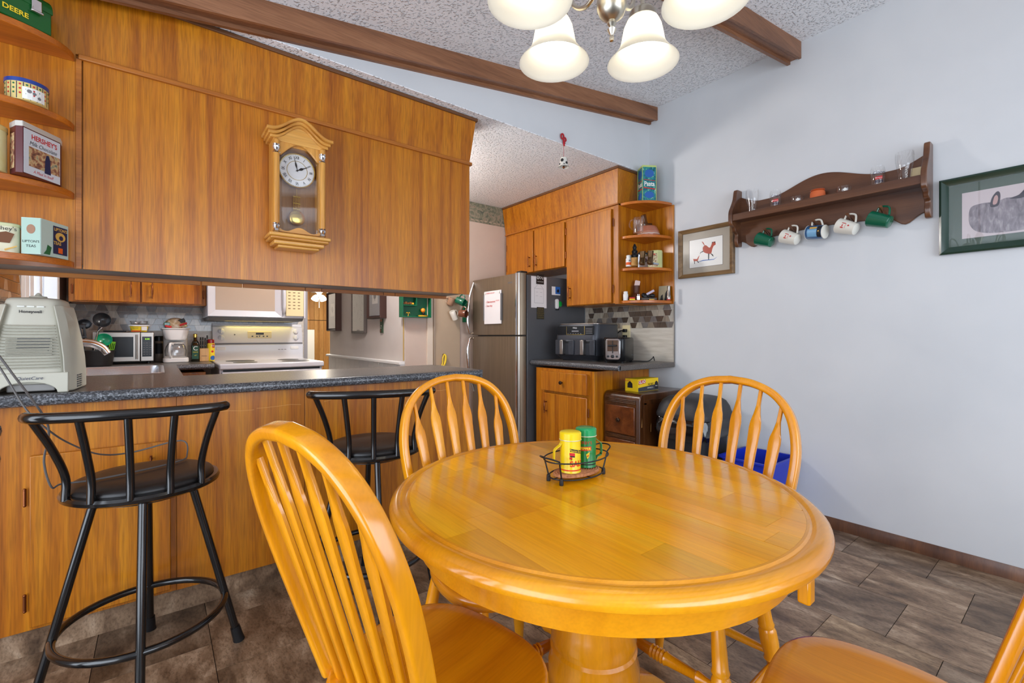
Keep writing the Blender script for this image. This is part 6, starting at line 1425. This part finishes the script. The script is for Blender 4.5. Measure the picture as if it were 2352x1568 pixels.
for a, z, r in ((-.5, .035, .011), (.6, .018, .009), (-1.2, .01, .009), (1.4, .045, .009), (0, .004, .008)):
    o = flat('black_spot', INK, bl, [circ(r, 12, 0, z)], bend=.0275-.1*(z-.02)+.003); o.data.transform(Matrix.Translation((0, -.003, B0)) @ Matrix.Rotation(a-YAW, 4, 'Z'))
MB().sphere((0, -.003, B0-.004), .009, 12).build('clapper', COPPER, bl, local=True)

# ================================================================== TINS ON THE CURVED END SHELVES
Z4, Z3, Z2, Z1 = [z+.0225 for z in SHZ]
# tea tin, green and navy sides
te = thing('tea_tin', 'pale green tea tin with navy front label on the lowest curved shelf', 'tin', (-.297, 2.168, Z4), 0)
TG = mat('tin_sage', (150, 176, 160), .4, coat=.15); TGL = mat('tin_mint', (186, 208, 198), .4, coat=.15)
a, b_, c, d = (-.335, 2.13), (-.304, 2.093), (-.262, 2.16), (-.243, 2.215)
te.location = (-.29, 2.17, Z4); WM[te.name] = Matrix.Translation(te.location)
# footprint seen from the room: two faces meeting at a near corner
A0, A1, A2 = Vector((-.356, 2.19)), Vector((-.281, 2.105)), Vector((-.235, 2.195))
poly = [(-.345, 2.115), (-.298, 2.098), (-.246, 2.205), (-.30, 2.235), (-.345, 2.235)]
MB().prism(poly, Z4, Z4+.117, 'xy').build('can', TGL, te, bev=.001)
def onface(par, p0, p1, z0, build):
    """local frame on a vertical face from p0 (left) to p1 (right)"""
    v = Vector((p1[0]-p0[0], p1[1]-p0[1], 0)); L = v.length; u = v/L; nn = Vector((u.y, -u.x, 0))
    M_ = WM[par.name].inverted() @ Matrix.Translation((p0[0], p0[1], z0)) @ Matrix((u, -nn, Vector((0, 0, 1)))).transposed().to_4x4()
    for o in build(L): o.data.transform(M_)
onface(te, poly[0], poly[1], Z4, lambda L: [flat('side_label', TG, te, [rect(.001, L-.001, .002, .115)]), flat('portrait', mat('portrait_brown', (150, 110, 84), .6), te, [[(L/2+.011*math.cos(t), .08+.015*math.sin(t)) for t in [2*PI*i/20 for i in range(20)]]], y=-.0012), text("LIPTON'S", .0105, INK, te, L/2, .04, -.0016), text('TEAS', .0115, INK, te, L/2, .025, -.0016)])
onface(te, poly[1], poly[2], Z4, lambda L: [flat('navy_label', INKN, te, [rect(L*.42, L*.94, .012, .105)]), text("LIPTON'S", .014, INKGOLD, te, L*.68, .094, -.0016, bold=.0004), text('TEAS', .015, INKGOLD, te, L*.56, .048, -.0016, bold=.0004), flat('gold_swirl', INKGOLD, te, [[(L*.68+(r)*math.cos(t), .071+r*.7*math.sin(t)) for t, r in [(2*PI*i/20, .022) for i in range(20)]]], y=-.0010), flat('swirl_hole', INKN, te, [[(L*.70+.009*math.cos(t), .068+.008*math.sin(t)) for t in [2*PI*i/14 for i in range(14)]]], y=-.0014), flat('gold_chest', INKO, te, [rect(L*.6, L*.76, .016, .034)], y=-.0012), flat('leaf_print', INKG, te, [[(L*.08, .004), (L*.3, .004), (L*.36, .03), (L*.22, .036), (L*.18, .018)]])])
def oval_tin(name, label, loc, rotz, w, d, h, m, lidm, p=.55):
    t = thing(name, label, 'tin', loc, rotz)
    MB().rings([ring(w, d, z, 0, 36, p) for z in (0, h*.9)]).build('can', m, t, local=True, sharp=50)
    MB().rings([ring(w+.003, d+.003, z, 0, 36, p) for z in (h*.88, h*.97)]+[ring(w-.006, d-.006, h, 0, 36, p)]).build('lid', lidm, t, local=True, sharp=50)
    return t
t = oval_tin('cocoa_tin', 'cream tin with brown print next to the tea tin', (-.395, 2.15, Z4), math.radians(8), .085, .075, .095, mat('tin_cream', (214, 208, 176), .4, coat=.15), mat('tin_cream_lid', (196, 196, 150), .4))
text("Hershey's", .018, INK, t, .0, .075, -.0395); flat('cup_print', mat('print_brown', (110, 66, 34), .6), t, [[(-.02, .03), (.02, .03), (.03, .06), (.012, .066), (-.02, .055)]], y=-.0385); flat('wheat_print', INKGOLD, t, [[(.01, .005), (.035, .02), (.036, .024), (.008, .01)]], y=-.0385)
# milk chocolate tin: octagonal
hp = [(-.368, 2.105), (-.349, 2.066), (-.332, 2.058), (-.262, 2.165), (-.262, 2.20), (-.30, 2.225), (-.368, 2.225)]
he = thing('chocolate_tin', 'white and maroon eight-sided chocolate tin with painted scene', 'tin', (-.31, 2.16, Z3))
MAR = mat('tin_maroon', (84, 30, 34), .4, coat=.15); WT = mat('tin_white', (206, 210, 216), .4, coat=.15)
MB().prism(hp, Z3, Z3+.148, 'xy').build('can', MAR, he, bev=.001)
cx_, cy_ = -.315, 2.155
MB().prism([(cx_+(x-cx_)*1.02, cy_+(y-cy_)*1.02) for x, y in hp], Z3+.145, Z3+.162, 'xy').build('lid', mat('tin_lid_white', (196, 190, 180), .4), he, bev=.002)
SCN = mottled('painted_scene', [(.3, (70, 50, 44)), (.45, (150, 96, 70)), (.55, (200, 168, 120)), (.68, (120, 130, 110)), (.78, (60, 60, 70))], 60, .6, detail=3)
onface(he, hp[0], hp[1], Z3, lambda L: [flat('side_scene', SCN, he, [rect(.006, L-.008, .015, .125)])])
onface(he, hp[2], hp[3], Z3, lambda L: [flat('front_panel', WT, he, [rect(.002, L-.001, .002, .142)]), text("HERSHEY'S", .022, INKR, he, L*.55, .122, -.0016, sx=.85, bold=.0005), text('Milk Chocolate', .018, INK, he, L*.52, .101, -.0016, sx=.85, shear=.3), flat('scene', SCN, he, [rect(L*.14, L*.98, .028, .09)], y=-.0010), flat('dark_figure', INKN, he, [[(L*.55, .022), (L*.72, .022), (L*.70, .07), (L*.66, .084), (L*.6, .082), (L*.57, .068)]], y=-.0016), text('A Meal In Itself', .014, INKR, he, L*.52, .014, -.0016, sx=.8, shear=.3)])
t = oval_tin('cocoa_tin', 'yellow oval cocoa tin beside the maroon chocolate tin', (-.408, 2.10, Z3), math.radians(10), .07, .07, .142, mottled('tin_yellow_print', [(.3, (190, 170, 90)), (.7, (212, 204, 170))], 8, .4), mat('tin_tan_lid', (206, 170, 100), .4), .8)
text("BAKER'S", .022, INK, t, 0, .115, bend=.0357, bold=.0004); flat('cup_print', INKW, t, [circ(.013, 16, .01, .075)], bend=.0356); flat('saucer_print', mat('print_brown', (110, 66, 34), .6), t, [rect(-.02, .025, .04, .058)], bend=.0356)
rt_ = thing('round_tin', 'round biscuit tin with blue lid and dotted stripes on a curved shelf', 'tin', (-.338, 2.152, Z2))
RR = .05
MB().lathe([(RR, 0), (RR, .062)], 36).build('can', mat('tin_butter', (214, 190, 120), .4, coat=.15), rt_, local=True)
MB().lathe([(RR+.0015, .056), (RR+.0015, .068), (RR-.003, .07), (0, .07)], 36).build('lid', mat('tin_blue', (34, 62, 140), .35, coat=.2), rt_, local=True)
for k in range(20):
    a = 2*PI*k/20
    o = flat('stripe', INKN, rt_, [rect(-.001, .001, .002, .055)], bend=RR+.0003); o.data.transform(Matrix.Rotation(a, 4, 'Z'))
    o = flat('dots', INKR if k % 2 else INKG, rt_, [circ(.003, 8, 0, .048), circ(.003, 8, 0, .034), circ(.003, 8, 0, .02)], bend=RR+.0005); o.data.transform(Matrix.Rotation(a+PI/20, 4, 'Z'))
o = flat('scene_panel', INKW, rt_, [rect(-.028, .028, .004, .042)], bend=RR+.0007); o.data.transform(Matrix.Rotation(.5, 4, 'Z'))
o = flat('scene_print', INKGREY, rt_, [circ(.006, 10, -.012, .03), circ(.005, 8, .0, .026), circ(.005, 8, .012, .016)], bend=RR+.001); o.data.transform(Matrix.Rotation(.5, 4, 'Z'))
# green lunch box with domed lid
lb = thing('lunch_box', 'green metal lunch box with yellow lettering on the top curved shelf', 'lunch box', (-.40, 2.135, Z1), math.radians(33))
GD = mat('lunch_green', (12, 88, 30), .35, coat=.3)
box('box_body', GD, lb, -.11, .11, -.05, .05, 0, .075, bev=.003)
dm = [(.053*math.cos(t), .07+.055*math.sin(t)**.8) for t in [PI*i/14 for i in range(15)]]
MB().prism([(y, z) for y, z in dm], -.113, .113, 'yz').build('domed_lid', GD, lb, local=True, bev=.002)
st_ = [(.0545*math.cos(t), .07+.0565*math.sin(t)**.8) for t in [PI*i/14 for i in range(15)]]
MB().prism([(y, z) for y, z in st_], .062, .07, 'yz').build('yellow_stripe', INKY, lb, local=True)
text('JOHN', .022, INKY, lb, -.045, .034, -.0515, bold=.0006); text('DEERE', .022, INKY, lb, .02, .026, -.0515, bold=.0006)
MB().box(.055, .08, -.062, -.053, .05, .09).box(.052, .083, -.066, -.055, .047, .054).build('clasp', CHROME, lb, local=True, bev=.002)

# ================================================================== FLOOR LAMP AT THE LEFT EDGE AND CORD
fl_ = thing('floor_lamp', 'brown metal floor lamp with glass ball ornament at the shelf end', 'lamp', (-.34, 1.70, 0))
MB().lathe([(.012, .16), (.012, .72), (.008, .74)], 16).build('pole', mat('pole_brown', (92, 74, 66), .35, .6), fl_, local=True)
MB().lathe([(.13, 0), (.13, .012), (.05, .02), (.022, .03), (.022, .19), (.012, .2)], 28).build('base', mat('pole_dark', (52, 46, 48), .35, .5), fl_, local=True)
b = MB()
for z, r in ((.74, .014), (.765, .02), (.80, .028), (.84, .024), (.87, .03), (.90, .022)): b.sphere((0.0, 0, z), r, 16)
b.build('glass_balls', mat('smoke_glass', (110, 100, 98), .12, .4, coat=.6), fl_, local=True)
MB().lathe([(.01, .9), (.01, 1.4)], 12).build('upper_pole', mat('pole_brown', (92, 74, 66)), fl_, local=True)
# thin grey cord from the lamp over the stool
def T(px, py, y): return aty(px, py, y)
pts = [T(-30, 780, 1.78), T(30, 860, 1.79), T(100, 955, 1.83), T(112, 1000, 1.84), T(101, 1060, 1.85), T(118, 1118, 1.86)]
sp = s1.location
pts += [Vector((-.225, 1.885, .672)), Vector((-.16, 1.89, .669)), Vector((-.05, 1.92, .670)), Vector((.06, 1.99, .669)), Vector((.085, 2.05, .675)), Vector((.07, 2.10, .72)), T(305, 1038, 2.12), T(230, 1043, 2.05), T(160, 1018, 1.98), T(108, 985, 1.90), T(60, 940, 1.9), T(10, 860, 1.9), T(-30, 800, 1.9)]
MB().tube(smoothpath(pts, 6), .0027, 6).build('lamp_cord', mat('cord_grey', (92, 88, 86), .5), None, loc=(-.2, 1.8, .67), label='thin grey cord looping over the bar stool seat from the lamp', cat='cord')
p = atz(405, 1480, 0)
